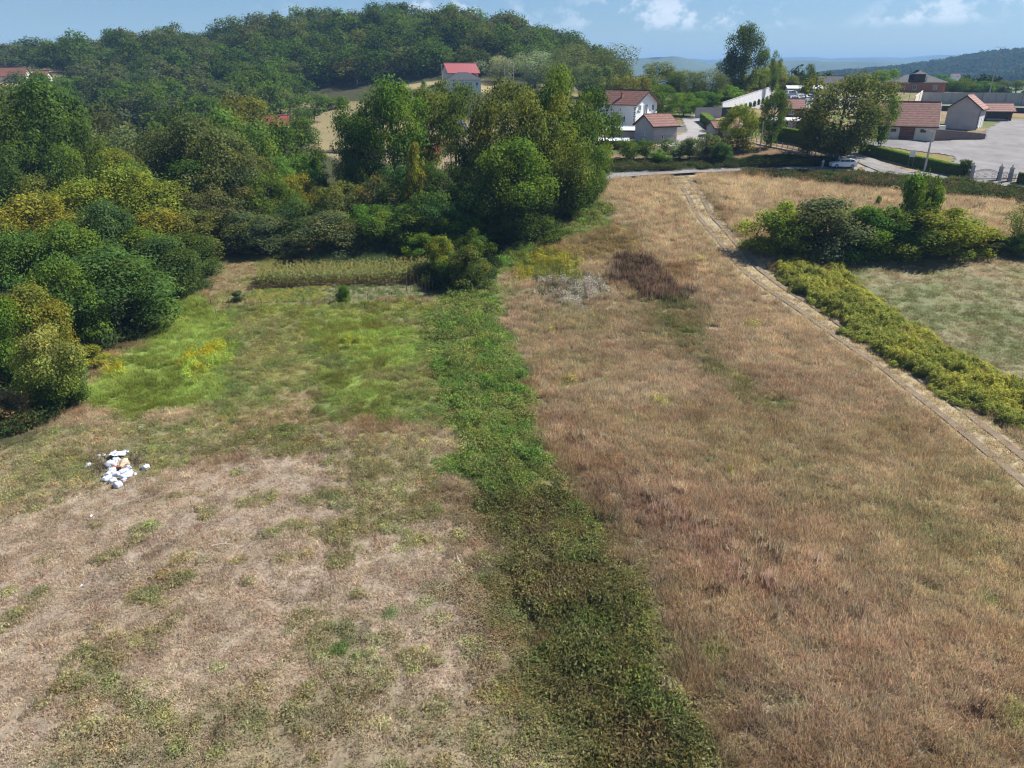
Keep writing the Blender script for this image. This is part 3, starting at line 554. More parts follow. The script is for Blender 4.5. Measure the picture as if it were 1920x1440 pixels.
def tree(x, y, wid, hgt, kind, c, label, cat='tree', name=None, group=None, z=None):
    global tree_n; tree_n += 1; OCC.append((x, y, float(H(x, y)) if z is None else z, wid, hgt))
    zz = (float(H(x, y)) if z is None else z) - .05; k = PROTO[kind]; cm, tm = k[tree_n % len(k)]
    name = name or ('bush' if kind == 'bush' else 'broadleaf_tree')
    j = lambda: 1 + (rnd.random() - .5) * .14
    col = tuple(v * j() for v in TC[c]) + (1,)
    if kind.startswith('hill'):
        o = link(name, cm); o.location = (x, y, zz); o.scale = (wid, wid, hgt); o.rotation_euler = (0, 0, rnd.random() * 6.28); o.color = col
        return tag(o, label, cat, group)
    r = empty(name, (x, y, zz), rnd.random() * 6.28); r.scale = (wid * 1.05, wid * 1.05, hgt)
    tag(r, label, cat, group)
    a = link('trunk', tm, r); b = link('crown', cm, r); b.color = col
    return r
def T(u, vt, wpx, Y, kind, c, label, **k):       # crown top at (u, vt) at ground distance Y
    x, y, zt, t = at(u, vt, Y); z0 = float(H(x, y)); h = zt - z0
    return tree(x, y, wpx * depth(x, y, (zt + z0) / 2) / F, max(h, 1.), kind, c, label, **k)
def B(u, vb, vt, wpx, kind, c, label, **k):      # foot at (u, vb)
    x, y, z, t = gp(u, vb); zt = CAM_Z + ray(u, vt)[2] * (y / ray(u, vt)[1])
    return tree(x, y, wpx * depth(x, y, z) / F, max(zt - z, .6), kind, c, label, **k)

# ---- left wood, front edge
T(76,618,122,51,'tipped','m','young tree tipped with pinkish brown seed heads at the near left wood edge')
T(8,735,95,49,'bush','p','low brownish bush at the left frame edge below the pink-tipped tree', cat='bush')
T(38,788,62,47.5,'bush','b','small dry brown bush at the foot of the pink-tipped tree', cat='bush')
T(160,652,85,59,'bush','a','yellow bush between the pink-tipped tree and the big dark bushy tree', cat='bush')
T(190,470,215,69,'wide','t','big dark bushy tree reaching the meadow, foremost of the left wood')
T(45,540,130,58,'wide','y','yellow-green tree at the left frame edge above the pink-tipped tree')
T(-10,560,110,55,'wide','v','green tree cut by the left frame edge above the low bushes')
T(100,480,130,64,'wide','m','mid green tree left behind the big dark bushy tree')
T(290,448,150,81,'wide','t','dark tree at the wood edge just behind the big dark bushy tree')
T(345,440,120,90,'wide','d','dark rounded tree at the wood edge beside the narrow bare strip')
T(365,395,120,97,'wide','o','olive tree at the far tip of the left wood edge')
T(250,500,110,74,'wide','m','green tree in the wood edge wedged beside the big dark bushy tree')
T(185,385,120,84,'tall','t','blue-green dark pointed tree standing amid the yellowish crowns')
T(110,420,160,77,'wide','m','wide green tree below the amber crowns of the left wood')
T(25,440,150,74,'wide','m','green spreading tree at the left edge below the amber crowns')
T(245,430,130,86,'wide','v','green tree between the blue-green pointed one and the wood edge')
T(300,390,120,96,'wide','a','amber-tinged round crown near the tip of the left wood')
T(230,315,150,101,'wide','y','high yellow-green crown in the middle of the left wood')
T(310,345,150,103,'wide','y','yellow-green spreading crown at the right shoulder of the left wood')
T(150,335,150,97,'wide','y','yellow-green crown left of the highest one in the left wood')
T(60,365,170,90,'wide','a','broad amber crown near the left frame edge')
T(-10,395,130,86,'wide','a','amber crown cut by the left frame edge')
T(90,330,130,103,'oak','o','olive crown behind the broad amber one')
T(20,335,140,104,'oak','m','green crown at the left edge behind the amber crowns')
# ---- second rank, tall and dark
T(60,160,190,118,'tall','d','tallest dark tree of the left wood, rising near the left frame edge')
T(-20,215,150,112,'tall','d','tall dark tree cut by the left frame edge')
T(120,225,130,113,'oak','d','dark tree at the right foot of the tallest one in the left wood')
T(185,235,140,128,'oak','g','grey-green rounded tree behind the left wood')
T(130,275,110,108,'oak','m','green crown beneath the tallest dark tree')
T(30,280,120,106,'oak','d','dark crown below the tallest tree near the left edge')
T(210,285,110,114,'wide','y','small yellowish crown in front of the grey-green rounded tree')
T(240,300,90,110,'wide','m','green crown just above the highest yellow-green one')
T(300,245,130,124,'oak','k','brownish green tree left of the pale green one in the wood centre')
T(355,225,140,121,'tall','k','tall brownish green tree left of the pale green crown')
T(440,185,150,150,'oak','o','large olive tree with brownish top behind the pale green crown')
T(425,205,130,128,'oak','l','pale green rounded crown in the wood centre')
T(400,250,150,112,'tall','k','large dull brown-green tree in the wood centre in front of the pale green crown')
T(460,290,120,110,'oak','k','dull green tree right of the large brown-green one')
T(355,300,120,108,'oak','d','dark tree at the left foot of the large brown-green one')
T(410,345,120,103,'oak','k','dull green lower tree at the back of the bare strip')
T(550,222,85,158,'oak','d','dark round tree standing by the half-hidden red-roofed house')
T(540,295,90,114,'oak','l','fresh light green tree right of the wood centre')
T(590,290,80,118,'cone','v','pointed green tree right of the light green one')
T(500,330,100,106,'oak','m','green tree below the light green one')
T(450,400,100,100,'wide','g','grey-green low tree at the left end of the shaded meadow corner')
T(505,405,110,99,'wide','g','grey-green leafy tree overhanging the shaded meadow corner')
T(570,375,110,103,'oak','t','dark blue-green tree behind the shaded meadow corner')
T(615,400,140,96,'wide','g','grey-green spreading tree above the tall reeds')
T(640,340,100,106,'oak','o','olive tree behind the grey-green spreading one')
T(560,330,80,110,'oak','a','small amber-tipped tree in the wood centre')
T(690,385,110,99,'oak','v','green tree left behind the corn plot')
T(745,390,120,97,'oak','m','green tree behind the middle of the corn plot')
T(700,330,80,107,'oak','b','rusty brown tinged tree behind the corn plot')
# ---- central tall trees
T(655,190,95,119,'airy','d','thin dark tree at the left of the tall central row')
T(730,158,130,117,'tall','v','tall green-topped tree with dark lower crown in the central row')
T(690,230,90,121,'airy','d','dark see-through tree between the central row and the brown slope')
T(805,165,120,124,'airy','o','open olive tree with its stems showing before the hill house')
T(880,158,130,119,'airy','d','open dark tree showing several trunks against the bare yard')
T(845,150,80,138,'airy','o','slim open tree just before the dark hip-roofed building')
T(940,150,120,113,'oak','o','tall olive tree right of the open trees of the central row')
T(1000,160,135,108,'oak','o','tall amber-flecked tree of the central row')
T(1065,133,125,112,'oak','m','tallest green tree at the right of the central row')
T(1110,165,100,118,'oak','d','dark tree at the right end of the central row by the farm')
T(965,270,150,99,'tall','v','big green tree at the front of the central row above the brambles')
T(1040,230,110,104,'tall','o','olive-green tree in the right part of the central row')
T(1090,235,100,111,'oak','m','green tree at the right margin of the central row')
T(1065,300,90,106,'oak','d','dark low tree at the right foot of the central row')
T(1105,310,70,113,'oak','m','small tree at the road end of the central row')
T(905,330,110,99,'oak','d','dark tree left of the big green front tree')
T(980,350,130,98,'wide','d','dark low spreading tree at the foot of the big green front tree')
T(775,262,75,105,'cone','a','amber pointed tree below the open trees')
T(740,310,100,108,'oak','t','dark blue-green tree left of the amber pointed one')
T(830,300,90,106,'oak','d','dark rounded tree right of the amber pointed one')
T(800,360,110,98,'oak','t','dark tree behind the right end of the corn plot')
T(860,390,90,97,'oak','v','green tree above the shrubs beside the corn plot')
T(870,310,50,107,'oak','y','slim yellowish tree right of the amber pointed one')
T(930,410,90,97,'wide','t','very dark low tree in the shade above the bramble strip')
T(655,280,70,116,'oak','m','green tree below the thin dark one of the central row')
# ---- shrubs by the garden
B(885,540,462,78,'bush','o','round olive shrub right of the corn with pale flower sprays', cat='bush')
B(850,535,475,60,'bush','m','green shrub between the corn and the round olive shrub', cat='bush')
B(830,520,445,60,'bush','y','yellow-green shrub behind the right end of the corn', cat='bush')
B(790,500,440,70,'bush','v','fresh green shrub behind the corn plot', cat='bush')
B(890,500,430,60,'bush','d','dark shrub behind the round olive shrub', cat='bush')
B(645,567,535,24,'bush','v','tiny green bush in front of the bean rows', cat='bush')
B(450,565,545,26,'bush','g','small grey-green clump at the left end of the vegetable plot', cat='bush')
# ---- hedgerow on the right
B(1458,472,380,118,'bush','y','yellow-green round bush at the left end of the hedgerow by the track', cat='bush')
B(1545,475,375,140,'bush','g','wide grey-green bush, second from the left in the hedgerow', cat='bush')
B(1603,474,388,110,'bush','v','green bush right of the wide grey-green one in the hedgerow', cat='bush')
B(1655,476,390,110,'bush','m','deep green bush left below the ivy-covered column', cat='bush')
B(1706,462,324,70,'column','v','ivy-covered rounded column rising above the hedgerow', name='ivy_tree')
B(1728,478,392,135,'bush','y','highest yellow-green bush of the hedgerow before the ivy column', cat='bush')
B(1778,476,392,120,'bush','y','yellowish bush at the right end of the dense hedgerow', cat='bush')
B(1905,470,385,66,'plume','v','loose feathery willow bush at the right frame edge', cat='bush', name='bush')
B(1850,470,440,70,'bush','o','low bush left of the feathery willow bush', cat='bush')
B(1910,475,440,70,'bush','v','low green bush under the feathery willow bush', cat='bush')
B(1645,387,366,9,'small','v','sapling alone in the straw-coloured grass left of the ivy column', cat='sapling', name='sapling')
# ---- between the road and the houses
B(1176,302,262,38,'small','m','small round orchard tree, leftmost of two below the grey shed')
B(1209,300,262,34,'small','m','small round orchard tree right of its twin below the grey shed')
B(1262,300,262,50,'small','g','grey-green orchard tree right below the grey shed')
B(1293,300,258,42,'small','g','grey-green orchard tree beside the drive')
B(1236,308,280,34,'bush','v','low green bush on the bank below the grey shed', cat='bush')
B(1350,305,268,44,'bush','t','dark bush at the foot of the yellowing walnut tree', cat='bush')
B(1325,296,252,36,'small','g','thin grey-green tree on the bank left of the walnut')
B(1380,284,197,72,'wide','y','yellowing walnut tree in front of the drive wall')
B(1444,277,168,46,'tall','m','slim dark-stemmed tree beside the concrete pole')
B(1566,298,133,158,'oak','k','large dark oak over the parked white car')
B(1512,297,185,50,'oak','o','smaller oak grown into the left side of the large one')
B(1642,290,165,58,'airy','m','oak branch crown reaching right from the large dark oak')
B(1805,331,298,26,'column','d','small clipped cypress cone at the end of the hedge by the gate', name='clipped_cypress')
# ---- trees behind the houses
T(1160,88,95,232,'plume','g','feathery grey-green tree left behind the white house')
T(1125,125,80,222,'oak','g','grey-green tree behind the central row by the white house')
T(1190,140,70,205,'oak','o','olive tree directly behind the white house roof')
T(1238,118,80,232,'oak','o','olive tree behind the white house to its right')
T(1245,160,60,187,'oak','m','green round tree at the right corner of the white house')
T(1290,130,75,228,'oak','g','grey-green tree between the white house and the drive')
T(1285,175,60,192,'oak','v','green tree at the top of the drive')
T(1330,135,85,222,'plume','g','loose green tree behind the drive wall')
T(1318,172,75,214,'bush','v','fresh green bushy tree just behind the drive wall')
T(1365,160,75,226,'bush','v','bright green thicket tree behind the white retaining wall')
T(1365,105,50,240,'airy','g','thin bare-topped tree left of the tall ivy-clad one')
T(1404,50,70,238,'tall','d','tall narrow dark tree towering above the houses')
T(1425,128,60,245,'oak','y','yellow-green tree at the right foot of the towering one')
T(1385,150,60,236,'oak','o','olive tree at the left foot of the towering one')
T(1470,140,60,262,'oak','o','brownish olive tree behind the car park')
T(1450,115,50,262,'oak','y','yellowish tree right behind the towering one')
T(1459,95,26,232,'airy','m','slender tree with tufted top right of the towering one')
T(1500,150,50,265,'oak','y','yellow-green tree above the parked vans')
T(1518,122,30,238,'oak','d','small dark round tree on the skyline left of the oak')
T(1215,148,60,214,'oak','m','mid green tree over the white house ridge')
T(1665,128,50,300,'oak','v','green tree on the left of the brick house')
T(1645,135,50,290,'oak','m','darker green tree left of the brick house')
T(1765,140,42,290,'oak','v','green tree right of the brick house')
T(1790,150,40,280,'oak','d','dark tree above the grey yard wall right of the brick house')
T(1812,148,34,285,'oak','m','tree with amber side above the middle of the yard wall')
T(1848,152,36,285,'oak','v','fresh green round tree above the yard wall')
T(1880,150,40,290,'airy','g','loose grey-green tree above the yard wall near the right edge')
T(1912,150,40,285,'airy','g','loose tree above the yard wall cut by the right frame edge')
# ---- slope with the hill house
T(1000,98,100,305,'plume','s','silvery willow-like tree right of the hill house')
T(935,108,80,312,'plume','s','silvery tree next to the hill house')
T(1068,88,90,290,'plume','g','grey-green tree at the foot of the hill, left of the skyline gap')
T(1040,120,70,262,'plume','g','grey-green tree in front of the silvery ones')
T(1110,118,70,270,'oak','g','grey-green tree at the right foot of the hill')
T(580,178,60,262,'small','m','small round tree on the brown slope')
T(610,182,40,282,'small','m','small tree high on the brown slope')
T(560,205,44,240,'small','d','dark small tree on the lower brown slope')
T(635,180,30,285,'small','v','little round tree at the edge of the brown slope')
T(500,165,70,282,'small','g','grey-green tree at the left of the brown slope')
T(750,165,44,265,'small','g','grey-green bush tree below the lane of the hill house')
T(795,152,32,262,'bush','g','grey-green bush by the white lorry', cat='bush')
T(660,210,60,205,'small','m','small tree on the slope behind the thin dark one')
# ---- woods made of single trees
TREES_HILL = []
def wood(Pw, step, hr, wr, cols, label, group, kinds=('hill',), keep=None, lim=999):
    P = np.array(Pw); x0, y0 = P.min(0); x1, y1 = P.max(0); n = 0; y = y1
    while y > y0:
        x = x0 + rnd.random() * step
        while x < x1:
            px = x + (rnd.random() - .5) * step * .7; py = y + (rnd.random() - .5) * step * .7
            if n < lim and sdist(P, np.array([px]), np.array([py]))[0] > 0 and (keep is None or keep(px, py)):
                h = hr[0] + rnd.random() ** 1.5 * (hr[1] - hr[0]); wd = wr[0] + rnd.random() * (wr[1] - wr[0])
                c = rnd.choice(cols); lb, gr = label, group
                CAND.append((px, py, wd, h, rnd.choice(kinds), c, lb, gr)); n += 1
            x += step
        y -= step * .85
    return n
n1_ = wood([(-250,470),(-245,400),(-150,345),(-90,330),(-40,325),(35,330),(62,400),(55,490),(20,520),(-60,530),(-160,515),(-215,500)], 13.2,
     (9, 18), (15, 20), 'ddddddmmmmkkkov', 'broadleaf tree in the dense wood covering the hill behind the houses', 'trees of the dense hill wood')
n2_ = wood([(-190,345),(-140,255),(-95,240),(-80,270),(-88,325),(-150,340)], 11.5, (10, 15), (11.5, 15), 'gggmmvt', 'feathery green tree in the lower wood left of the brown slope', 'trees of the lower wood beneath the hill', ('hill', 'hill', 'hillcone'))
n3_ = wood([(-420,430),(-250,410),(-225,420),(-235,500),(-420,510)], 15, (8, 14), (14, 19), 'ggmmmv', 'green tree on the ridge at the far left behind the tan field', 'trees on the far left ridge')
n4_ = wood([(-330,345),(-170,350),(-150,300),(-185,235),(-150,190),(-300,190)], 15, (7, 12), (13, 17), 'gmmoov', 'green tree in the hollow between the left wood and the tan field', 'trees of the hollow on the left', keep=lambda x, y: not (-262 < x < -190 and 318 < y < 400) and not (-150 < x < -110 and 225 < y < 275))
n5_ = wood([(-115,145),(-40,140),(-50,160),(-95,180),(-120,215),(-170,185),(-160,150)], 12, (9, 14), (10, 13), 'dmmko', 'tree in the valley wood just behind the front rows', 'trees of the valley wood', lim=45)
print('woods', n1_, n2_, n3_, n4_, n5_)
# ---------------------------------------------------------------- field plants (uncountable: stuff)
def blades(seed, n, r, h, wd, lean, bend=.5, tip=None, vary=.3):
    rs = np.random.RandomState(seed); V = []; Fq = []; T_ = []
    a = rs.rand(n) * 6.283; q = np.sqrt(rs.rand(n)) * r; bx, by = q * np.cos(a), q * np.sin(a)
    th = rs.rand(n) * 6.283; hh = h * (.55 + .6 * rs.rand(n)); ln = lean * (.3 + rs.rand(n)) * hh; fa = rs.rand(n) * 6.283
    dx, dy = np.cos(th) * ln, np.sin(th) * ln; wx, wy = np.cos(fa) * wd, np.sin(fa) * wd
    P0 = np.stack([bx - wx, by - wy, -.04 * np.ones(n)], 1); P1 = np.stack([bx + wx, by + wy, -.04 * np.ones(n)], 1)
    P2 = np.stack([bx + dx * bend + wx * .9, by + dy * bend + wy * .9, hh * .62], 1); P3 = np.stack([bx + dx * bend - wx * .9, by + dy * bend - wy * .9, hh * .62], 1)
    P4 = np.stack([bx + dx + wx * .4, by + dy + wy * .4, hh], 1); P5 = np.stack([bx + dx - wx * .4, by + dy - wy * .4, hh], 1)
    V = np.stack([P0, P1, P2, P3, P4, P5], 1).reshape(-1, 3); b = np.arange(n)[:, None] * 6
    Fq = np.concatenate([b + np.array([[0, 1, 2, 3]]), b + np.array([[3, 2, 4, 5]])])
    t = (1 + (rs.rand(n, 1) - .5) * 2 * vary) * (1 + (rs.rand(n, 3) - .5) * .18); tt = np.repeat(t, 6, 0).reshape(n, 6, 3).copy()
    if tip is not None: tt[:, 4:] *= np.array(tip)
    return V, Fq, tt.reshape(-1, 3)
def tuft(seed, n, r, h, size, vary=.35, up=.6, dome=True):
    rs = np.random.RandomState(seed); a = rs.rand(n) * 6.283; q = np.sqrt(rs.rand(n)) * r
    env = h * (np.sqrt(np.clip(1 - (q / r) ** 2, 0, 1)) * .75 + .25 if dome else np.ones(n))
    c = np.stack([q * np.cos(a), q * np.sin(a), env * (1 - .6 * rs.rand(n) ** 1.8)], 1)
    nr = np.stack([np.cos(a) * q / r, np.sin(a) * q / r, np.full(n, up)], 1) + rs.normal(size=(n, 3)) * .5
    t = (1 + (rs.rand(n, 1) - .5) * 2 * vary) * (1 + (rs.rand(n, 3) - .5) * .25)
    return leaves(c, nr, np.full(n, size), rs, .5, t)
def cat3(*A):
    V = []; Fq = []; T_ = []; o = 0
    for v, f, t in A: V.append(v); Fq.append(f + o); T_.append(t); o += len(v)
    return np.concatenate(V), np.concatenate(Fq), np.concatenate(T_)
def tinted(A, k): return A[0], A[1], A[2] * np.array(k)
def kit(name, protos):
    c = bpy.data.collections.new(name)
    for i, (V, Fq, t) in enumerate(protos):
        o = bpy.data.objects.new('%s_%02d' % (name, i), mesh_np(name, V, Fq, [M_GRASS], t)); c.objects.link(o)
    return c
KIT = {
 'tall': kit('grass_tuft', [cat3(blades(100 + i, 85, .42, .40, .0075, .8, vary=.42), tinted(blades(150 + i, 16, .4, .52, .010, .3, tip=(1.25, 1.15, 1.05)), (1.08, .96, .88)), tinted(blades(170 + i, 16, .4, .2, .014, 1.2), (.7, .7, .6))) for i in range(4)]),
 'short': kit('short_grass_tuft', [cat3(blades(200 + i, 60, .42, .10, .010, 1.6, vary=.4), tinted(blades(230 + i, 8, .4, .2, .01, .7), (.9, .8, .7))) for i in range(4)]),
 'weed': kit('weed_tuft', [cat3(tuft(300 + i, 90, .38, .26, .042), tinted(blades(330 + i, 16, .36, .3, .008, .5), (1.3, 1.15, 1.3))) for i in range(4)]),
 'bramble': kit('bramble_tuft', [cat3(tuft(400 + i, 150, .5, .46, .060, .45, .4), tinted(blades(430 + i, 6, .5, .55, .008, 1.3, .35), (1.6, 1.25, 1.2))) for i in range(5)]),
 'gold': kit('goldenrod_tuft', [cat3(blades(500 + i, 26, .34, .8, .010, .2), tinted(tuft(510 + i, 50, .34, .85, .05, .25, 1.0), (1.45, 1.35, .7)), tuft(520 + i, 40, .34, .5, .045)) for i in range(3)]),
 'dock': kit('dock_tuft', [cat3(blades(600 + i, 36, .34, .85, .020, .22), tuft(610 + i, 50, .32, .75, .035)) for i in range(3)]),
 'fluff': kit('thistle_tuft', [cat3(blades(700 + i, 22, .36, .65, .010, .3), tinted(tuft(710 + i, 26, .36, .72, .055, .2, 1.0), (1.5, 1.5, 1.6)), tinted(tuft(720 + i, 26, .36, .45, .045), (.5, .55, .4))) for i in range(3)])}
def scatter(name, label, coll, P, rot, scl, col, rs):
    n = len(P); me = mesh_np(name, P, np.zeros((0, 3), int), [M_GRASS])
    a = me.attributes.new('rot', 'FLOAT_VECTOR', 'POINT'); a.data.foreach_set('vector', rot.astype(np.float32).ravel())
    a = me.attributes.new('scl', 'FLOAT_VECTOR', 'POINT'); a.data.foreach_set('vector', scl.astype(np.float32).ravel())
    c = np.ones((n, 4), np.float32); c[:, :3] = col; a = me.attributes.new('col', 'FLOAT_COLOR', 'POINT'); a.data.foreach_set('color', c.ravel())
    a = me.attributes.new('pick', 'INT', 'POINT'); a.data.foreach_set('value', rs.randint(0, len(coll.objects), n).astype(np.int32))
    o = link(name, me); tag(o, label, None, None, 'stuff')
    g = bpy.data.node_groups.new(name, 'GeometryNodeTree'); g.interface.new_socket('Geometry', in_out='INPUT', socket_type='NodeSocketGeometry')
    g.interface.new_socket('Geometry', in_out='OUTPUT', socket_type='NodeSocketGeometry'); nn = g.nodes.new; l = g.links.new
    gi = nn('NodeGroupInput'); go = nn('NodeGroupOutput'); iop = nn('GeometryNodeInstanceOnPoints'); ci = nn('GeometryNodeCollectionInfo')
    ci.inputs[0].default_value = coll; ci.inputs['Separate Children'].default_value = True; ci.inputs['Reset Children'].default_value = True
    def na(nm, ty):
        k = nn('GeometryNodeInputNamedAttribute'); k.data_type = ty; k.inputs[0].default_value = nm; return k.outputs[0]
    l(gi.outputs[0], iop.inputs['Points']); l(ci.outputs[0], iop.inputs['Instance']); iop.inputs['Pick Instance'].default_value = True
    l(na('pick', 'INT'), iop.inputs['Instance Index']); l(na('rot', 'FLOAT_VECTOR'), iop.inputs['Rotation']); l(na('scl', 'FLOAT_VECTOR'), iop.inputs['Scale'])
    l(iop.outputs[0], go.inputs[0]); md = o.modifiers.new('scatter', 'NODES'); md.node_group = g
    return o
# single trees of the woods: a coarse front-to-back paint finds which ones the photograph can show
ADJ = {'d': 'dark green', 'm': 'mid green', 'k': 'dull green', 'o': 'olive', 'v': 'fresh green', 'g': 'grey-green', 't': 'blue-green', 'a': 'amber'}
ZB = np.zeros((180, 240), bool); cov = []
def spot(x, y, z, w_, h):
    zc = z + .58 * h; d = depth(x, y, zc); u = (960 + F * x / d) / 8; v = (720 - F * ((zc - CAM_Z) * CP + y * SP) / d) / 8; rx, ry = w_ * .46 * F / d / 8, h * .42 * F / d / 8
    x0, x1, y0, y1 = [int(q) for q in (max(u-rx, 0), min(u+rx+1, 240), max(v-ry, 0), min(v+ry+1, 180))]
    if x1 <= x0 or y1 <= y0: return None, None
    Y_, X_ = np.mgrid[y0:y1, x0:x1]; return (slice(y0, y1), slice(x0, x1)), ((X_ + .5 - u) / rx) ** 2 + ((Y_ + .5 - v) / ry) ** 2 < 1
items = sorted([(o_[1], o_, None) for o_ in OCC] + [(c_[1], (c_[0], c_[1], float(H(c_[0], c_[1])), c_[2], c_[3]), c_) for c_ in CAND], key=lambda q: q[0])
seen = []
for _, o_, c_ in items:
    sl, m = spot(*o_)
    if sl is None: continue
    if c_: seen.append(((m & ~ZB[sl]).sum(), c_))
    ZB[sl] |= m
seen.sort(key=lambda q: -q[0]); vis = [q for q in seen if q[0] > 0]; print('wood trees in view', len(vis), 'of', len(CAND))
for k, (a, c_) in enumerate(vis[:175]):
    o_ = tree(*c_[:6], ADJ[c_[5]] + ' ' + c_[6].replace('green tree', 'tree').replace('feathery tree', 'feathery tree'), group=c_[7]); o_.color = tuple(q * .78 for q in o_.color[:3]) + (1,)
rest = [c_ for a, c_ in vis[175:]] + [c_ for a, c_ in seen if a == 0 and depth(c_[0], c_[1], 0) > 250]
def hillkit():
    L_ = []
    for s_ in (30, 31, 32, 33):
        V, Fq, t, P_, pr_ = crown(s_, 2000, 26, .033, 'round', .12); L_.append((V, Fq, t))
    return L_
KIT['wood'] = kit('wood_tree_crown', hillkit())
rs = np.random.RandomState(3); PX = []; PY = []
for y0, y1, den in [(11, 22, 11), (22, 34, 13), (34, 50, 9.5), (50, 72, 6.5), (72, 100, 4.2), (100, 126, 3.0)]:
    wmax = y1 * .84 + 8; n = int((y1 - y0) * 2 * wmax * den); x = (rs.rand(n) * 2 - 1) * wmax; y = y0 + rs.rand(n) * (y1 - y0)
    k = np.abs(x) < y * .84 + 8; PX.append(x[k]); PY.append(y[k])
PX = np.concatenate(PX); PY = np.concatenate(PY); col, S = cover(PX, PY)
Pm = np.stack([S[k] for k in SPEC], 1); Pm = np.clip(Pm, 0, None); tot = Pm.sum(1); u_ = rs.rand(len(PX)) * np.maximum(tot, 1.0)
cum = np.cumsum(Pm, 1); pick = (u_[:, None] > cum).sum(1); PZ = H(PX, PY)
road_y = lambda x: 0
ROADL = np.array([gp(u, v)[:2] for u, v in [(1095,338),(1140,331),(1250,323),(1350,319),(1450,317),(1550,317),(1640,321),(1720,328),(1800,336),(1920,350),(2050,368)]])
DR = ldist(ROADL, PX, PY); DR = np.where((DR > 0) & (PX > 16), 0, np.abs(DR)); GARD = world_poly([(478,542),(800,528),(800,500),(500,505)])
DUMP = gp(222, 884)[:2]
for i, k in enumerate(SPEC[:-1]):
    m = (pick == i) & (np.hypot(PX - DUMP[0], PY - DUMP[1]) > 1.5) & (DR > 3.1) & (sdist(GARD, PX, PY) < .3)
    if k in ('gold', 'dock', 'fluff'): m &= rs.rand(len(PX)) < .8
    if k == 'short': m &= rs.rand(len(PX)) < .6
    if k == 'bramble': m &= rs.rand(len(PX)) < .5 + .3 * fbm(PX, PY, 1.2, 33)
    n = m.sum(); x, y = PX[m], PY[m]; P = np.stack([x, y, PZ[m]], 1)
    rot = np.stack([(rs.rand(n) - .5) * .3, (rs.rand(n) - .5) * .3, rs.rand(n) * 6.283], 1)
    big = 1 + np.clip((y - 50) / 120, 0, .6); hn = .7 + .7 * fbm(x, y, 3, 800)
    s = (.75 + .5 * rs.rand(n)); hz = s * (.75 + .5 * fbm(x, y, 3, 800))
    if k == 'bramble': hz = hz * (.3 + 1.7 * fbm(x, y, 1.7, 811) ** 1.3) * np.clip(.35 + sst(-.4, 1.6, sdist(PW[[j for j, q in enumerate(PT) if q[0][0] == (1115, 370)][0]][0], x, y)) + (y > 112), .3, 1.15)
    if k == 'short': hz = hz * np.where(np.abs(ldist(TRACK, x, y)) < .7, 1.3, 1)
    if k == 'tall': hz = hz * np.where(x < 0, .62, 1.0) * np.where((x < -8) & (y > 52), 1.1, 1)
    scl = np.stack([s * big, s * big, hz * big], 1)
    j = (1 + (rs.rand(n, 1) - .5) * .36) * (1 + (rs.rand(n, 3) - .5) * .12); c = col[m] * j
    if k == 'short': c = c * 1.22
    if k in ('tall', 'short'):
        rr = rs.rand(n); c = np.where((rr < .12)[:, None], c * np.array([.78, .66, .62]), np.where((rr > .9)[:, None], c * np.array([1.25, 1.25, 1.2]), c))
    if k in ('weed', 'bramble'):
        gmix = fbm(x, y, 1.3, 820)[:, None]; c = c * (np.array([1.06, .95, .85]) * (1 - gmix) + np.array([.85, 1.15, .9]) * gmix)
        rr = rs.rand(n); c = np.where((rr < .10)[:, None], c * np.array([1.2, 1.08, 1.0]), np.where((rr > .90)[:, None], c * np.array([1.2, 1.35, .95]), c))
    lab = dict(tall='tall dry meadow grass of the fallow field', short='short dry mown grass', weed='low leafy weeds in the field', bramble='dense bramble strip running down the field',
               gold='yellow flowering goldenrod patches', dock='dark brown dried dock stalks', fluff='pale fluffy thistle seed heads')[k]
    nm = dict(tall='tall_grass', short='short_grass', weed='weeds', bramble='bramble_undergrowth', gold='goldenrod_undergrowth', dock='dock_undergrowth', fluff='thistle_undergrowth')[k]
    scatter(nm, lab, KIT[k], P, rot, scl, c, rs); print(k, n)
# single dark stalks and twigs standing in the left field
# goldenrod hedge along the track
HB = world_poly([(1455,440),(1560,450),(1600,525),(1680,590),(1780,655),(1870,705),(2000,765),(2000,852),(1850,795),(1720,712),(1625,655),(1545,590),(1485,550),(1438,500)])
n = 9500; x0, y0 = HB.min(0); x1, y1 = HB.max(0); x = x0 + rs.rand(n) * (x1 - x0); y = y0 + rs.rand(n) * (y1 - y0)
k = sdist(HB, x, y) + (fbm(x, y, 1.6, 5) - .5) * 4.2 - .35 > 0; x, y = x[k], y[k]; n = len(x)
KIT['tallweed'] = kit('tall_weed_plant', [cat3(tinted(tuft(900 + i, 95, .34, 1.05, .060, .35, .5), (1, 1, 1)), tinted(tuft(920 + i, 34, .3, 1.2, .05, .2, .9), (1.35, 1.2, .8)), tinted(blades(930 + i, 10, .25, 1.0, .012, .15), (.8, .7, .7))) for i in range(4)])
edge = sst(0, 1.2, sdist(HB, x, y)); nz = sst(.35, .65, fbm(x, y, 2.5, 15))[:, None]
c = np.array((.35, .365, .09)) * (1 - nz) + np.array((.24, .28, .08)) * nz; c = c * (1 + (rs.rand(n, 1) - .5) * .5)
s = .8 + .5 * rs.rand(n); hz = s * (.4 + .6 * edge) * (.25 + 1.1 * fbm(x, y, 1.5, 25))
scatter('tall_weed_undergrowth', 'tall yellow-green weeds lining the dirt track', KIT['tallweed'], np.stack([x, y, H(x, y)], 1), np.stack([(rs.rand(n) - .5) * .2, (rs.rand(n) - .5) * .2, rs.rand(n) * 6.28], 1), np.stack([s, s, hz], 1), c, rs)
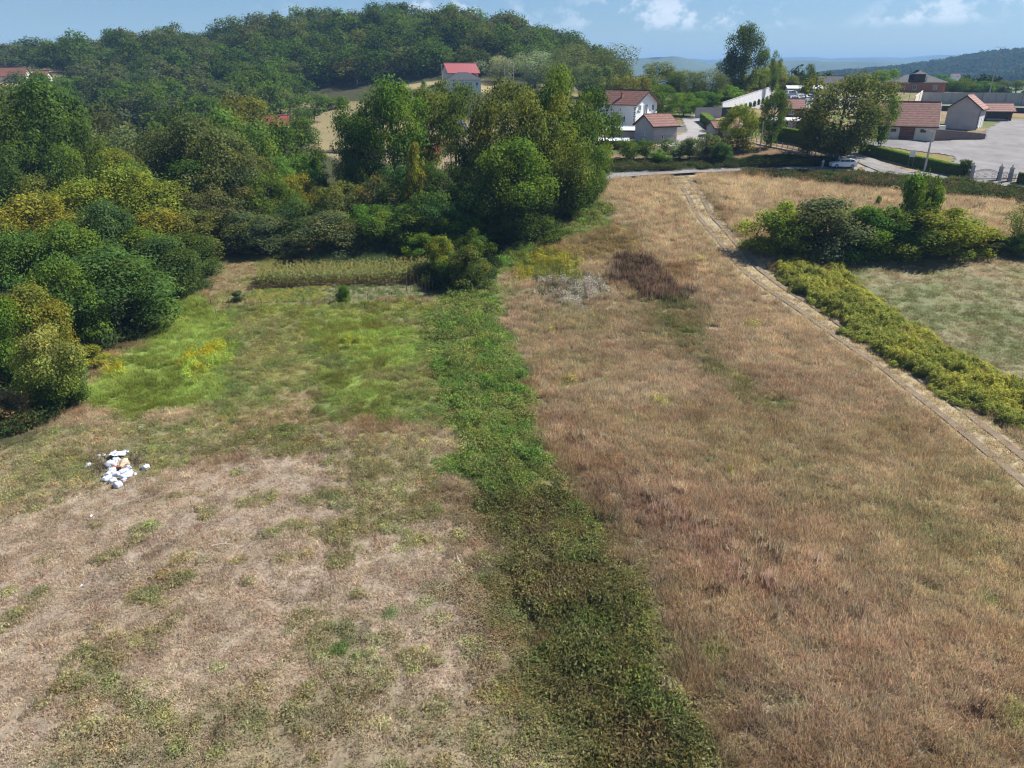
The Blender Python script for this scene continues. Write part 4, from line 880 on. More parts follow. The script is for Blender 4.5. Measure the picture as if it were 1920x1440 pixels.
# undergrowth at the feet of the woods and on the bank
UP = []
def under(Pw, n, lo, hi, cols, seed):
    P = np.array(Pw); r = np.random.RandomState(seed); x0, y0 = P.min(0); x1, y1 = P.max(0); x = x0 + r.rand(n) * (x1 - x0); y = y0 + r.rand(n) * (y1 - y0)
    k = sdist(P, x, y) > 0; x, y = x[k], y[k]; c = np.array(cols)[r.randint(0, len(cols), len(x))] * (1 + (r.rand(len(x), 1) - .5) * .4); UP.append((x, y, lo + (hi - lo) * r.rand(len(x)), c))
dk = [(.04, .07, .022), (.06, .09, .03), (.035, .055, .02), (.09, .10, .035)]
under(world_poly([(385,545),(400,475),(450,465),(600,465),(640,495),(780,495),(900,500),(960,470),(1040,440),(1090,400),(1125,360),(1135,330),(1060,330),(800,420),(500,430),(380,430),(250,500),(60,560),(-40,800),(20,815),(90,790),(130,735),(170,665),(270,632),(310,570)]), 5200, .7, 1.7, dk, 1)
under(world_poly([(1130,324),(1400,314),(1560,310),(1560,302),(1420,300),(1130,303)]), 900, .5, 1.1, dk + [(.12, .10, .05)], 2)
under(world_poly([(1410,312),(1560,312),(1560,303),(1410,301)]), 500, .8, 1.3, dk[:3], 3)
under(world_poly([(1390,325),(1520,329),(1700,343),(1960,369),(1960,384),(1700,363),(1560,348),(1410,334)]), 2600, .6, 1.5, [(.055, .085, .03), (.08, .105, .035), (.14, .10, .06)], 4)
under(world_poly([(1440,470),(1530,480),(1830,478),(1930,470),(1930,455),(1820,462),(1500,465)]), 900, .6, 1.3, dk + [(.12, .14, .04)], 5)
under(world_poly([(590,500),(730,505),(745,470),(650,468),(600,485)]), 1500, .9, 1.5, [(.075, .12, .055), (.09, .14, .06)], 6)
under(world_poly([(800,540),(905,548),(930,500),(850,470),(790,500)]), 700, .8, 1.5, dk[:2] + [(.10, .13, .04)], 7)
under(world_poly([(1300,228),(1345,236),(1345,270),(1330,270),(1310,240)]), 50, .8, 1., dk, 8)
x, y, hh, c = [np.concatenate([q[i] for q in UP]) for i in range(4)]; n = len(x); hh = hh * (.45 + 1.1 * fbm(x, y, 2.5, 901)); c = c * (.7 + .6 * fbm(x, y, 1.8, 902))[:, None]
KIT['under'] = kit('undergrowth_clump', [cat3(tuft(950 + i, 170, .8, .8, .085, .4, .5), tinted(blades(960 + i, 16, .7, .95, .014, .5), (1.2, 1.1, 1.1))) for i in range(4)])
scatter('undergrowth', 'leafy undergrowth at the feet of the trees and along the bank', KIT['under'], np.stack([x, y, H(x, y)], 1), np.stack([np.zeros(n), np.zeros(n), rs.rand(n) * 6.28], 1), np.stack([.8 + .4 * hh, .8 + .4 * hh, hh], 1), c, rs)
# far woodland in the valley and on the far hill: one mass
V, Fq, tt, P_, pr_ = crown(77, 420, 12, .075, 'round', .05); V2, F2, t2, _, _ = crown(78, 420, 12, .075, 'dome', .03)
KIT['far'] = kit('far_tree_crown', [(V, Fq, tt), (V2, F2, t2)])
n = 26000; r = rs.rand(n); y = 340 + 1350 * r ** .8; x = (rs.rand(n) * 2.2 - .9) * y * .75 + 0
f = fbm(x, y * .6, 130, 710, 3); keep = ((f < .50) | (rs.rand(n) < .05)) & (y > 420 + 0 * x) & ((x > 60 + (y - 420) * .0) | (y > 620)) & (y < 1640)
keep |= (y > 1250) & (y < 1640) & (x > 400)
keep |= (y > 300) & (y < 420) & (x > 110) & (x < 300)
for P_f in FARP[-3:]: keep &= sdist(P_f[0], x, y) < 3
x, y = x[keep], y[keep]; n = len(x); sz = 9 + 6 * rs.rand(n) ; c = np.array([(.04, .07, .022), (.055, .085, .03), (.07, .10, .03), (.035, .06, .028)])[rs.randint(0, 4, n)]
scatter('far_woods', 'far woodland covering the valley and the long hill on the right', KIT['far'], np.stack([x, y, H(x, y) - 1], 1), np.stack([np.zeros(n), np.zeros(n), rs.rand(n) * 6.28], 1), np.stack([sz * 1.2, sz * 1.2, sz], 1), c, rs); print('far', n)
if rest:
    x = np.array([c_[0] for c_ in rest]); y = np.array([c_[1] for c_ in rest]); n = len(x); c = np.array([TC[c_[5]] for c_ in rest]) * .78
    scatter('hill_wood', 'remaining crowns of the woods on the hill and the far left ridge', KIT['wood'], np.stack([x, y, H(x, y)], 1), np.stack([np.zeros(n), np.zeros(n), rs.rand(n) * 6.28], 1), np.array([(c_[2], c_[2], c_[3]) for c_ in rest]), c, rs)
# ---------------------------------------------------------------- blue ridges on the horizon
M_RIDGE = mat('far_hills', (.06, .085, .04), .95, .35, .004)
def ridge(name, Y, prof, seed, base=-18, depthw=900):
    us = [p[0] for p in prof]; X = []; Z = []
    xs = np.arange(-1.5 * Y, 1.6 * Y, Y / 160.); t = Y / 1.115; u = 960 + F * xs / t
    v = np.interp(u, us, [p[1] for p in prof]); d = np.array([ray(0, a)[2] / ray(0, a)[1] for a in v]); zc = CAM_Z + d * Y + (fbm(xs, xs * 0, Y / 9., seed, 4) - .5) * Y * .006
    rows = np.linspace(-1, 1, 15); VV = []
    for r_ in rows:
        yy = Y + r_ * depthw; k = math.cos(r_ * math.pi / 2) ** 1.2; VV.append(np.stack([xs, np.full_like(xs, yy) + (fbm(xs, xs * 0 + r_ * 900, Y / 14., seed + 3) - .5) * depthw * .5, base + (zc - base) * k * (1 + (fbm(xs, xs * 0 + r_ * 3000, Y / 20., seed + 9) - .5) * .35 * abs(r_))], 1))
    V = np.concatenate(VV); nn = len(xs); i = (np.arange(14)[:, None] * nn + np.arange(nn - 1)[None, :]).ravel()
    tag(link(name, mesh_np(name, V, np.stack([i, i + 1, i + nn + 1, i + nn], 1), [M_RIDGE], smooth=True)), kind='structure')
ridge('hills', 3300, [(-900,112),(0,108),(900,118),(1060,112),(1110,103),(1200,107),(1220,106),(1262,104),(1300,113),(1330,119),(1400,118),(1460,113),(1500,111),(1560,115),(1700,116),(1800,120),(2000,112),(3000,105)], 4, depthw=650)
ridge('hills', 6200, [(-900,104),(900,108),(1200,112),(1450,112),(1520,108),(1560,110),(1640,107),(1700,109),(1760,101),(1800,106),(1900,108),(3000,100)], 14, depthw=1200)
# ---------------------------------------------------------------- haze
HZ = MB().box((-9100, -320, -20.5), (9100, 8900, 190)); mh = bpy.data.materials.new('haze'); mh.use_nodes = True; nt = mh.node_tree; nt.nodes.clear()
ho = nt.nodes.new('ShaderNodeOutputMaterial'); pv = nt.nodes.new('ShaderNodeVolumePrincipled'); pv.inputs['Density'].default_value = .00019; pv.inputs['Color'].default_value = (.27, .50, .88, 1)
pv.inputs['Anisotropy'].default_value = .0
nt.links.new(pv.outputs[0], ho.inputs['Volume']); haze = HZ.build('haze', mh); tag(haze, kind='stuff')
# ---------------------------------------------------------------- roads, yard, drive
for m_ in (M_TILE, M_TILE2):             # courses of the tiled roofs
    nt = m_.node_tree; p_ = nt.nodes['Principled BSDF']; src_ = p_.inputs['Base Color'].links[0].from_socket
    tc_ = nt.nodes.new('ShaderNodeTexCoord'); wv = nt.nodes.new('ShaderNodeTexWave'); wv.bands_direction = 'Z'; wv.inputs['Scale'].default_value = .75; wv.inputs['Distortion'].default_value = .6; wv.inputs['Detail Scale'].default_value = 3
    nt.links.new(tc_.outputs['Object'], wv.inputs[0]); r_ = nt.nodes.new('ShaderNodeMapRange'); r_.inputs[3].default_value = .66; r_.inputs[4].default_value = 1.16; nt.links.new(wv.outputs[1], r_.inputs[0])
    v_ = nt.nodes.new('ShaderNodeVectorMath'); v_.operation = 'SCALE'; nt.links.new(src_, v_.inputs[0]); nt.links.new(r_.outputs[0], v_.inputs['Scale']); nt.links.new(v_.outputs[0], p_.inputs['Base Color'])
M_DRIVE = mat('pale_drive', (.28, .265, .26), .9, .15, .3, .2, 10)
M_YARD = mat('yard_asphalt', (.19, .18, .18), .9, .24, .22, .2, 8)
lay('road', ROADL, M_ASPH, .06, 2.35)
lay('road', [gp(u, v)[:2] for u, v in [(1690,327),(1650,314),(1622,300),(1600,290),(1560,279),(1500,262)]], M_ASPH, .09, [2.6, 2.4, 2.2, 2, 2, 2])
area('drive', world_poly([(1280,222),(1300,216),(1322,218),(1352,240),(1348,252),(1332,262),(1305,276),(1232,274),(1262,258),(1290,246)]), M_DRIVE, .08, .6)
area('yard', world_poly([(1598,272),(1602,262),(1648,262),(1745,266),(1850,262),(1846,246),(1880,226),(1990,222),(2050,300),(1990,348),(1904,334),(1822,338),(1812,314),(1784,309),(1793,294),(1705,282),(1627,272)]), M_YARD, .10, .8)
lay('pavement', [gp(u, v)[:2] for u, v in [(1812,200),(1990,208)]], M_DRIVE, .12, 1.2)
# ---------------------------------------------------------------- buildings
def window(root, face, s, z, ww, hh, dims, m=M_GLASS, name='window', bars=True, fm=M_FRAME):
    w_, d_ = dims; f = .07
    mb = MB(); gl = MB()
    for a, b in (((-ww/2, z), (-ww/2+f, z+hh)), ((ww/2-f, z), (ww/2, z+hh)), ((-ww/2+f, z), (ww/2-f, z+f)), ((-ww/2+f, z+hh-f), (ww/2-f, z+hh))):
        mb.box((a[0], -.07, a[1]), (b[0], .01, b[1]))
    if bars: mb.box((-.03, -.065, z+f), (.03, .01, z+hh-f))
    mb.box((-ww/2-.08, -.14, z-.07), (ww/2+.08, .01, z-.003)); gl.box((-ww/2+f, -.035, z+f), (ww/2-f, .008, z+hh-f))
    o = mb.build(name, fm, root); g = gl.build('pane', m, o)
    if face == 'front': o.location = (s, -.012, 0)
    elif face == 'right': o.location = (w_+.012, s, 0); o.rotation_euler = (0, 0, R(90))
    elif face == 'left': o.location = (-.012, d_-s, 0); o.rotation_euler = (0, 0, R(-90))
    return o
def door(root, face, s, z, ww, hh, dims, m=M_BROWN):
    w_, d_ = dims; o = MB().box((-ww/2, -.06, z), (ww/2, .01, z+hh)).box((-ww/2-.08, -.04, z), (-ww/2-.002, .01, z+hh+.08)).box((ww/2+.002, -.04, z), (ww/2+.08, .01, z+hh+.08)).build('door', m, root)
    MB().box((ww/2-.22, -.12, z+hh*.5), (ww/2-.12, -.062, z+hh*.5+.04)).build('handle', M_IRON, o)
    if face == 'front': o.location = (s, -.012, 0)
    elif face == 'right': o.location = (w_+.012, s, 0); o.rotation_euler = (0, 0, R(90))
    elif face == 'left': o.location = (-.012, d_-s, 0); o.rotation_euler = (0, 0, R(-90))
    return o
def gabled(name, loc, yaw, w_, d_, h, rise, ridge, mw, mr, label, cat='house', over=.5, th=.16, chim=None, plinth=None, fascia=M_DARK, sink=1.0, split=.5, group=None):
    r = empty(name, loc, R(yaw)); tag(r, label, cat, group); mb = MB()
    if ridge == 'x':                     # ridge parallel to the front
        c = d_ * split; P = [(0, 0, -sink), (0, d_, -sink), (0, d_, h), (0, c, h+rise), (0, 0, h)]; Q = [(w_, y, z) for x, y, z in P]
        mb.add(P+Q, [(0,1,2,3,4), (9,8,7,6,5), (0,4,9,5), (1,6,7,2), (0,5,6,1)])
        k1, k2 = rise/c, rise/(d_-c); f = mb.build('wall', mw, r)
        a = MB().slab([(-over, -over, h-over*k1+th), (w_+over, -over, h-over*k1+th), (w_+over, c, h+rise+th), (-over, c, h+rise+th)], th).build('roof', mr, r)
        b = MB().slab([(-over, c+.002, h+rise+th), (w_+over, c+.002, h+rise+th), (w_+over, d_+over, h-over*k2+th), (-over, d_+over, h-over*k2+th)], th).build('roof', mr, r)
        MB().tube([(-over, c, h+rise+th+.03), (w_+over, c, h+rise+th+.03)], .11, 6).build('ridge_cap', mr, r)
        MB().box((-over, -over-.04, h-over*k1-.1), (w_+over, -over-.004, h-over*k1+th-.01)).build('gutter', fascia, r)
        fb = MB()
        for x in (-over-.05, w_+over+.004):
            fb.add([(x, -over, h-over*k1-.12), (x, c, h+rise-.12), (x, c, h+rise+th+.02), (x, -over, h-over*k1+th+.02), (x+.046, -over, h-over*k1-.12), (x+.046, c, h+rise-.12), (x+.046, c, h+rise+th+.02), (x+.046, -over, h-over*k1+th+.02)], [(0,1,2,3), (7,6,5,4), (0,4,5,1), (2,6,7,3), (0,3,7,4), (1,5,6,2)])
        fb.build('bargeboard', fascia, r)
    else:
        c = w_ * split; P = [(0, 0, -sink), (w_, 0, -sink), (w_, 0, h), (c, 0, h+rise), (0, 0, h)]; Q = [(x, d_, z) for x, y, z in P]
        mb.add(P+Q, [(0,1,2,3,4), (9,8,7,6,5), (0,4,9,5), (1,6,7,2), (0,5,6,1)]); f = mb.build('wall', mw, r); k1, k2 = rise/c, rise/(w_-c)
        MB().slab([(-over, -over, h-over*k1+th), (c, -over, h+rise+th), (c, d_+over, h+rise+th), (-over, d_+over, h-over*k1+th)], th).build('roof', mr, r)
        MB().slab([(c+.002, -over, h+rise+th), (w_+over, -over, h-over*k2+th), (w_+over, d_+over, h-over*k2+th), (c+.002, d_+over, h+rise+th)], th).build('roof', mr, r)
        MB().tube([(c, -over, h+rise+th+.03), (c, d_+over, h+rise+th+.03)], .11, 6).build('ridge_cap', mr, r)
        fb = MB(); y = -over-.05
        for xa, za, xb, zb in ((-over, h-over*k1, c, h+rise), (c+.002, h+rise, w_+over, h-over*k2)):
            fb.add([(xa, y, za-.12), (xb, y, zb-.12), (xb, y, zb+th+.02), (xa, y, za+th+.02), (xa, y+.046, za-.12), (xb, y+.046, zb-.12), (xb, y+.046, zb+th+.02), (xa, y+.046, za+th+.02)], [(0,1,2,3), (7,6,5,4), (0,4,5,1), (2,6,7,3), (0,3,7,4), (1,5,6,2)])
        fb.build('bargeboard', fascia, r)
        MB().box((w_+over+.004, -over, h-over*k2-.1), (w_+over+.05, d_+over, h-over*k2+th-.01)).build('gutter', fascia, r)
    if chim: x, y, z0, z1 = chim; MB().box((x-.25, y-.25, z0), (x+.25, y+.25, z1)).box((x-.32, y-.32, z1+.002), (x+.32, y+.32, z1+.12)).build('chimney', M_BRICK, r)
    if plinth: MB().box((-.05, -.05, -sink), (w_+.05, d_+.05, plinth)).build('plinth', M_CONC, r)
    return r, (w_, d_)
# white two-storey house
x, y, z, t = gp(1188, 250)
r, D = gabled('house', (x, y, z), 45, 8.3, 10.5, 6.1, 2.5, 'y', M_WHITE, M_TILE, 'white two-storey house with brown-red tiled roof, gable towards the drive', over=.7, chim=(1.7, 5, 6.4, 8.2))
for s, zz, ww, hh in ((1.7, 4.6, .9, 1.2), (6.6, 4.6, .95, 1.2), (4.6, 1.7, .8, 1.2), (6.4, 1.6, 1.1, 1.3)): window(r, 'front', s, zz, ww, hh, D)
window(r, 'front', 3.9, 3.9, 1.4, 2.0, D, name='balcony_door'); window(r, 'front', 2.0, .2, 1.2, 2.2, D, name='terrace_door')
for s, zz, ww, hh in ((3.0, 2.2, 1.1, 1.3), (7.5, 2.2, 1.1, 1.3), (7.5, 4.6, .9, 1.1)): window(r, 'left', 10.5 - s, zz, ww, hh, D)
door(r, 'left', 10.5 - 4.3, 1.6, .95, 2.0, D, M_GLASS)
MB().box((2.8, -1.4, 3.55), (6.4, -.01, 3.72)).build('balcony', M_WHITE, r)
MB().box((-.03, 0.2, -1), (-.001, 10.5, 1.2)).box((-1.2, 2.2, 1.25), (-.02, 7.2, 1.4)).build('terrace', M_CONC, r)
q = MB(); q2 = []
for k in range(16): q.box((-.05, -.05, .1 + k * .37), ((.32 if k % 2 else .2), .001, .1 + k * .37 + .18)).box((-.05, .002, .1 + k * .37), (-.001, (.32 if k % 2 else .2), .1 + k * .37 + .18))
q.build('corner_stones', M_SLATE, r)
for s in (1.0, 5.5, 8.0): MB().box((s-.08, -.14, 4.4), (s+.08, -.001, 4.7)).build('wall_lamp', M_IRON, r)
# grey shed
x, y, z, t = gp(1224, 270)
r, D = gabled('shed', (x, y, z), 26, 5.7, 6.4, 3.4, 1.9, 'x', M_GREYR, M_TILE, 'grey rendered shed with brown tiled roof below the white house', 'shed', over=.45)
window(r, 'front', 2.2, .9, .5, .8, D, M_SLATE, bars=False); MB().box((-.04, -.04, -1), (5.74, -.001, 1.5)).build('plinth', M_BLOCK, r); window(r, 'left', 3.2, 1.4, .5, .5, D, M_SLATE, bars=False)
# low wall and terrace by the shed
def wallseg(name, p, q, h0, h1, th, m, label, cat='wall', z0=None, sink=.8, cap=None, group=None):
    (ax, ay), (bx, by) = p, q; L_ = math.hypot(bx-ax, by-ay); za = float(H(ax, ay)); zb = float(H(bx, by))
    r = empty(name, (ax, ay, za), math.atan2(by-ay, bx-ax)); tag(r, label, cat, group); dz = zb - za
    V = [(0, 0, -sink), (L_, 0, dz-sink), (L_, th, dz-sink), (0, th, -sink), (0, 0, h0), (L_, 0, dz+h1), (L_, th, dz+h1), (0, th, h0)]
    MB().add(V, [(0,3,2,1), (4,5,6,7), (0,1,5,4), (1,2,6,5), (2,3,7,6), (3,0,4,7)]).build('wall_body', m, r)
    if cap: MB().add([(-.05, -.06, h0+.003), (L_+.05, -.06, dz+h1+.003), (L_+.05, th+.06, dz+h1+.003), (-.05, th+.06, h0+.003), (-.05, -.06, h0+.1), (L_+.05, -.06, dz+h1+.1), (L_+.05, th+.06, dz+h1+.1), (-.05, th+.06, h0+.1)], [(0,3,2,1), (4,5,6,7), (0,1,5,4), (1,2,6,5), (2,3,7,6), (3,0,4,7)]).build('coping', cap, r)
    return r
g2 = lambda u, v: gp(u, v)[:2]
wallseg('retaining_wall', g2(1266, 250), g2(1284, 246), 1.4, 1.2, .3, M_CONC, 'low concrete wall joining the grey shed to the drive', cap=M_CONC)
wallseg('boundary_wall', g2(1303, 222), g2(1352, 221), 2.5, 2.4, .25, M_GREYR, 'grey rendered boundary wall at the top of the drive')
wallseg('boundary_wall', g2(1352, 219), g2(1400, 217), 2.2, 2.2, .25, M_SLATE, 'dark grey boundary wall continuing right behind the yellowing walnut')
M_PALE = mat('pale_grey_render', (.55, .55, .56), .85, .1, .5); M_RAMP = mat('brown_plaster', (.20, .15, .135), .85, .12, 1)
a_ = (54.5, 197.5); b_ = (83.5, 243.)
wallseg('retaining_wall', a_, b_, 2.6, 3.2, .3, M_PALE, 'long white retaining wall rising towards the car park', sink=2, cap=M_CONC)
for k in range(11):
    f = .12 + k * .08; px, py = a_[0] + (b_[0]-a_[0]) * f + 1.5, a_[1] + (b_[1]-a_[1]) * f - 1.0
    tree(px, py, .9, 1.7, 'column', 'd', 'small clipped cypress in the row before the long white retaining wall', name='clipped_cypress', group='cypresses along the white wall', cat='cypress')
M_RCHOUSE = mat('oxblood_render', (.20, .06, .05), .8, .15, 1)
x, y, z, t = at(1462, 223, 188)
r, D = gabled('house', (x, y, float(H(x, y))), -14, 5.2, 5.5, 2.3, 1.9, 'x', M_RCHOUSE, M_TILE2, 'small oxblood-red house with red tiled roof below the parked vans', over=.4)
window(r, 'front', 2.5, .8, 1.2, 1.0, D)
x, y, z, t = gp(1437, 243)
r = empty('flat_roofed_shed', (x, y, z), R(-16)); tag(r, 'long grey shed with flat white roof behind the clipped hedge', 'shed')
MB().box((0, 0, -1), (10.2, 4.4, 1.9)).build('wall', M_GREYR, r); MB().slab([(-.3, -.4, 2.02), (10.5, -.4, 2.02), (10.5, 4.8, 2.35), (-.3, 4.8, 2.35)], .11).build('roof', M_PAINTW, r)
for k in range(4): MB().box((1.2 + k * 2.4, -.03, .05), (1.9 + k * 2.4, -.001, 1.7)).build('door_panel', M_SLATE, r)
# small shed by the walnut
x, y, z, t = gp(1340, 258)
r, D = gabled('shed', (x, y, z), 12, 5.2, 4, 1.9, 1.1, 'x', M_CONC, M_TILE, 'small shed with low tiled roof half hidden by the yellowing walnut', 'shed', over=.35); door(r, 'front', 1.2, 0, .9, 1.7, D)
MB().box((-.25, -.25, -.5), (.25, .25, 2.0)).build('gate_pillar', M_WHITE).location = gp(1334, 246)[:3]
gpil = bpy.data.objects['gate_pillar']; tag(gpil, 'white gate pillar at the lower corner of the drive hedge', 'pillar')
# car park awning
x, y, z, t = at(1476, 170, 250)
r = empty('awning', (x, y, z - 2.2), R(-12)); tag(r, 'white flat awning behind the parked vans', 'awning')
MB().slab([(0, 0, 2.9), (12, 0, 2.9), (12, 5, 3.7), (0, 5, 3.7)], .15).build('roof', M_PAINTW, r); MB().box((0, 4.6, -2), (12, 4.8, 2.9)).build('back_wall', M_WHITE, r)
for k in range(4): MB().tube([(.3 + k * 3.8, .3, -2), (.3 + k * 3.8, .3, 2.8)], .08).build('post', M_PLAIN, r)
# compound: low building
x, y, z, t = gp(1647, 258)
r, D = gabled('outbuilding', (x, y, z), -23, 10.2, 10, 2.5, 4.2, 'x', M_CREAM, M_TILE2, 'low cream outbuilding with large rosy tiled roof in the walled yard', 'outbuilding', over=.35, fascia=M_BROWN)
bpy.data.objects[r.name].children[0].data.materials[0] = M_WHITE
door(r, 'front', 5.05, -.2, 2.6, 2.3, D, M_TILE); window(r, 'front', 2.5, 1.3, 1.0, .5, D, M_SLATE, bars=False, fm=M_BROWN); window(r, 'front', 7.9, 1.3, 1.0, .5, D, M_SLATE, bars=False, fm=M_BROWN)
door(r, 'right', 1.6, 0, 1.3, 2.2, D, M_PAINTW)
# compound: taller gabled building
x, y, z, t = gp(1769, 240)
r, D = gabled('outbuilding', (x, y, z), -38, 6.5, 9, 4.3, 2.5, 'y', M_GREYR, M_TILE2, 'taller grey gabled building with white doors behind the low cream one', 'outbuilding', over=.5, fascia=M_DARK)
for s in (2.2, 5.2): door(r, 'right', s, 0, 1.5, 2.4, D, M_PAINTW)
window(r, 'right', .9, .5, .9, 1.2, D, M_PAINTW, bars=False)
MB().tube([(6.55, -.02, 4.1), (6.4, -.1, 3.4), (6.4, -.1, 0)], .06).build('downpipe', M_IRON, r)
wallseg('retaining_wall', g2(1749, 264), g2(1846, 262), 2.2, 1.1, .3, M_RAMP, 'brownish ramp wall falling to the right in front of the grey gabled building', cap=M_CONC)
MB().box((-.6, -.5, 0), (.6, .5, 1.5)).box((-.65, -.55, 1.502), (.65, .55, 1.6)).build('cabinet', M_PAINTW).location = gp(1763, 250)[:3]
tag(bpy.data.objects['cabinet'], 'white utility cabinet between the low and the taller outbuilding', 'cabinet')
# shelter
x, y, z, t = gp(1848, 226)
r, D = gabled('timber_shelter', (x, y, z), -10, 5.6, 4.6, 2.3, 1.5, 'x', M_BROWN, M_TILE2, 'dark timber shelter with red tiled roof at the far side of the yard', 'shelter', over=.5)
for k in range(14): MB().box((.05 + k * .4, -.05, -.4), (.41 + k * .4, -.004, 2.2)).build('board', M_DARK, r)
for k in range(3): MB().box((-.1, -.9 + .0 * k, .1 + k * .14), (4.8 - k * .6, -.35, .2 + k * .14)).build('plank', M_BLOCK, r)
# brick house under dark hipped roof
x, y, z, t = at(1673, 170, 262)
z = float(H(x, y)) if abs(float(H(x, y)) - z) > 2 else z; z = at(1673, 170, 262)[2]
r = empty('house', (x, y, z), R(-10)); tag(r, 'unplastered brick house with dark hipped roof and raised dormer', 'house'); W_, D_ = 16.5, 10
MB().box((0, 0, -2.5), (W_, D_, 2.6)).build('wall', M_BRICK, r)
def hip(r, x0, y0, x1, y1, z0, rise, m, name='roof'):
    d = (y1 - y0) / 2 * .98; V = [(x0, y0, z0), (x1, y0, z0), (x1, y1, z0), (x0, y1, z0), (x0 + d, (y0+y1)/2, z0 + rise), (x1 - d, (y0+y1)/2, z0 + rise)]
    return MB().add(V, [(0,1,5,4), (1,2,5), (2,3,4,5), (3,0,4), (3,2,1,0)]).build(name, m, r)
hip(r, -.7, -.7, W_+.7, D_+.7, 2.603, 2.4, M_SLATE)
dr = MB().box((6.6, .6, 2.61), (9.8, 5, 5.2)).build('dormer', M_DARK, r); hip(dr, 6.1, 0, 10.3, 5.5, 5.203, 1.3, M_SLATE)
MB().box((9.9, .2, 2.0), (10.4, .7, 4.6)).build('chimney', M_CREAM, r)
for s in (2.4, 13.2): window(r, 'front', s, .5, 1.2, 1.3, (W_, D_))
window(r, 'front', 6.8, .5, 1.2, 1.3, (W_, D_), M_SLATE)
# yard wall of concrete panels, with its net poles
(ax, ay), (bx, by) = (121.5, 227.0), (156., 215.); L_ = math.hypot(bx-ax, by-ay); yaw = math.atan2(by-ay, bx-ax); zb = 16.2
r = empty('panel_wall', (ax, ay, zb), yaw); tag(r, 'long grey wall of concrete panels behind the yard buildings', 'wall'); k = 0; n_ = int(L_ / 1.9)
for k in range(n_): MB().box((k*1.9+.06, -.05, -2), (k*1.9+1.84, .05, 3.1)).build('panel', M_GREYR, r)
for k in range(n_+1): MB().box((k*1.9-.05, -.1, -2), (k*1.9+.05, .1, 3.16)).build('post', M_CONC, r)
wallseg('yard_wall', (112.5, 213.5), (121.3, 226.8), 3.0, 3.3, .2, M_CREAM, 'pinkish side wall meeting the concrete panel wall', sink=2)
wallseg('retaining_wall', (108, 206), (150, 196), 1.3, 1.3, .4, M_SLATE, 'dark low retaining wall along the court behind the tiled roofs', sink=2, cap=M_WHITE)
def pole(p, h, rad, m, label, cat='pole', name='utility_pole', arms=None, lamp=None, sink=.5, group=None):
    r = empty(name, p); tag(r, label, cat, group); MB().tube([(0, 0, -sink), (0, 0, h)], [rad, rad*.62], 8).build('shaft', m, r)
    if arms:
        for zz, l_ in arms: MB().box((-l_, -.06, h-zz), (l_, .06, h-zz+.12)).build('crossarm', m, r)
    if lamp:
        for s in lamp: a = MB().tube([(0, 0, h-.1), (s*.6, 0, h+.25), (s*1.2, 0, h+.3)], .04).build('arm', m, r); MB().box((s*1.2-.35, -.15, h+.2), (s*1.2+.35, .15, h+.33)).build('lamp_head', M_PLAIN, a)
    return r
def poleb(u, vb, vt, rad, m, label, **k):
    x, y, z, t = gp(u, vb); zt = CAM_Z + ray(u, vt)[2] * y / ray(u, vt)[1]; return pole((x, y, z), zt - z, rad, m, label, **k)
M_POLE = mat('pale_concrete', (.50, .48, .45), .8, .1, 2)
poleb(1733, 321, 247, .19, M_POLE, 'tall pale concrete pole by the clipped hedge before the yard', lamp=(-1,))
poleb(1424, 285, 228, .16, M_POLE, 'pale concrete pole on the bank beside the slim tree', arms=[(.3, .25)])
poleb(1337, 242, 198, .13, M_PLAIN, 'grey pole at the corner of the drive hedge', arms=[(.2, .5)])
for u, vt, lab in ((828, 120, 'thin lamp pole left of the hill house'), (946, 122, 'left one of the two thin poles right of the hill house'), (963, 123, 'right one of the two thin poles right of the hill house')):
    x, y, zt, t = at(u, vt, 290); zz = float(H(x, y)); pole((x, y, zz), max(zt - zz, 3), .13, M_POLE, lab)
x, y, zt, t = at(1876, 90, 240); zz = 16.2; pole((x, y, zz), zt - zz, .2, M_PLAIN, 'very tall floodlight mast with two lamp arms at the court', name='floodlight_mast', cat='mast', lamp=(-1, 1))
for i, (u, Y_, hh) in enumerate([(1760, 226, 6.4), (1800, 224, 6.4), (1840, 221, 6.4), (1884, 219, 8.5), (1915, 217, 6.4), (1722, 212, 6.), (1703, 206, 5.6)]):
    x, y, z, t = at(u, 192, Y_); pole((x, y, 15.6), hh, .06, M_IRON, 'thin dark net pole standing along the court wall', name='net_pole', cat='pole', group='net poles of the court')
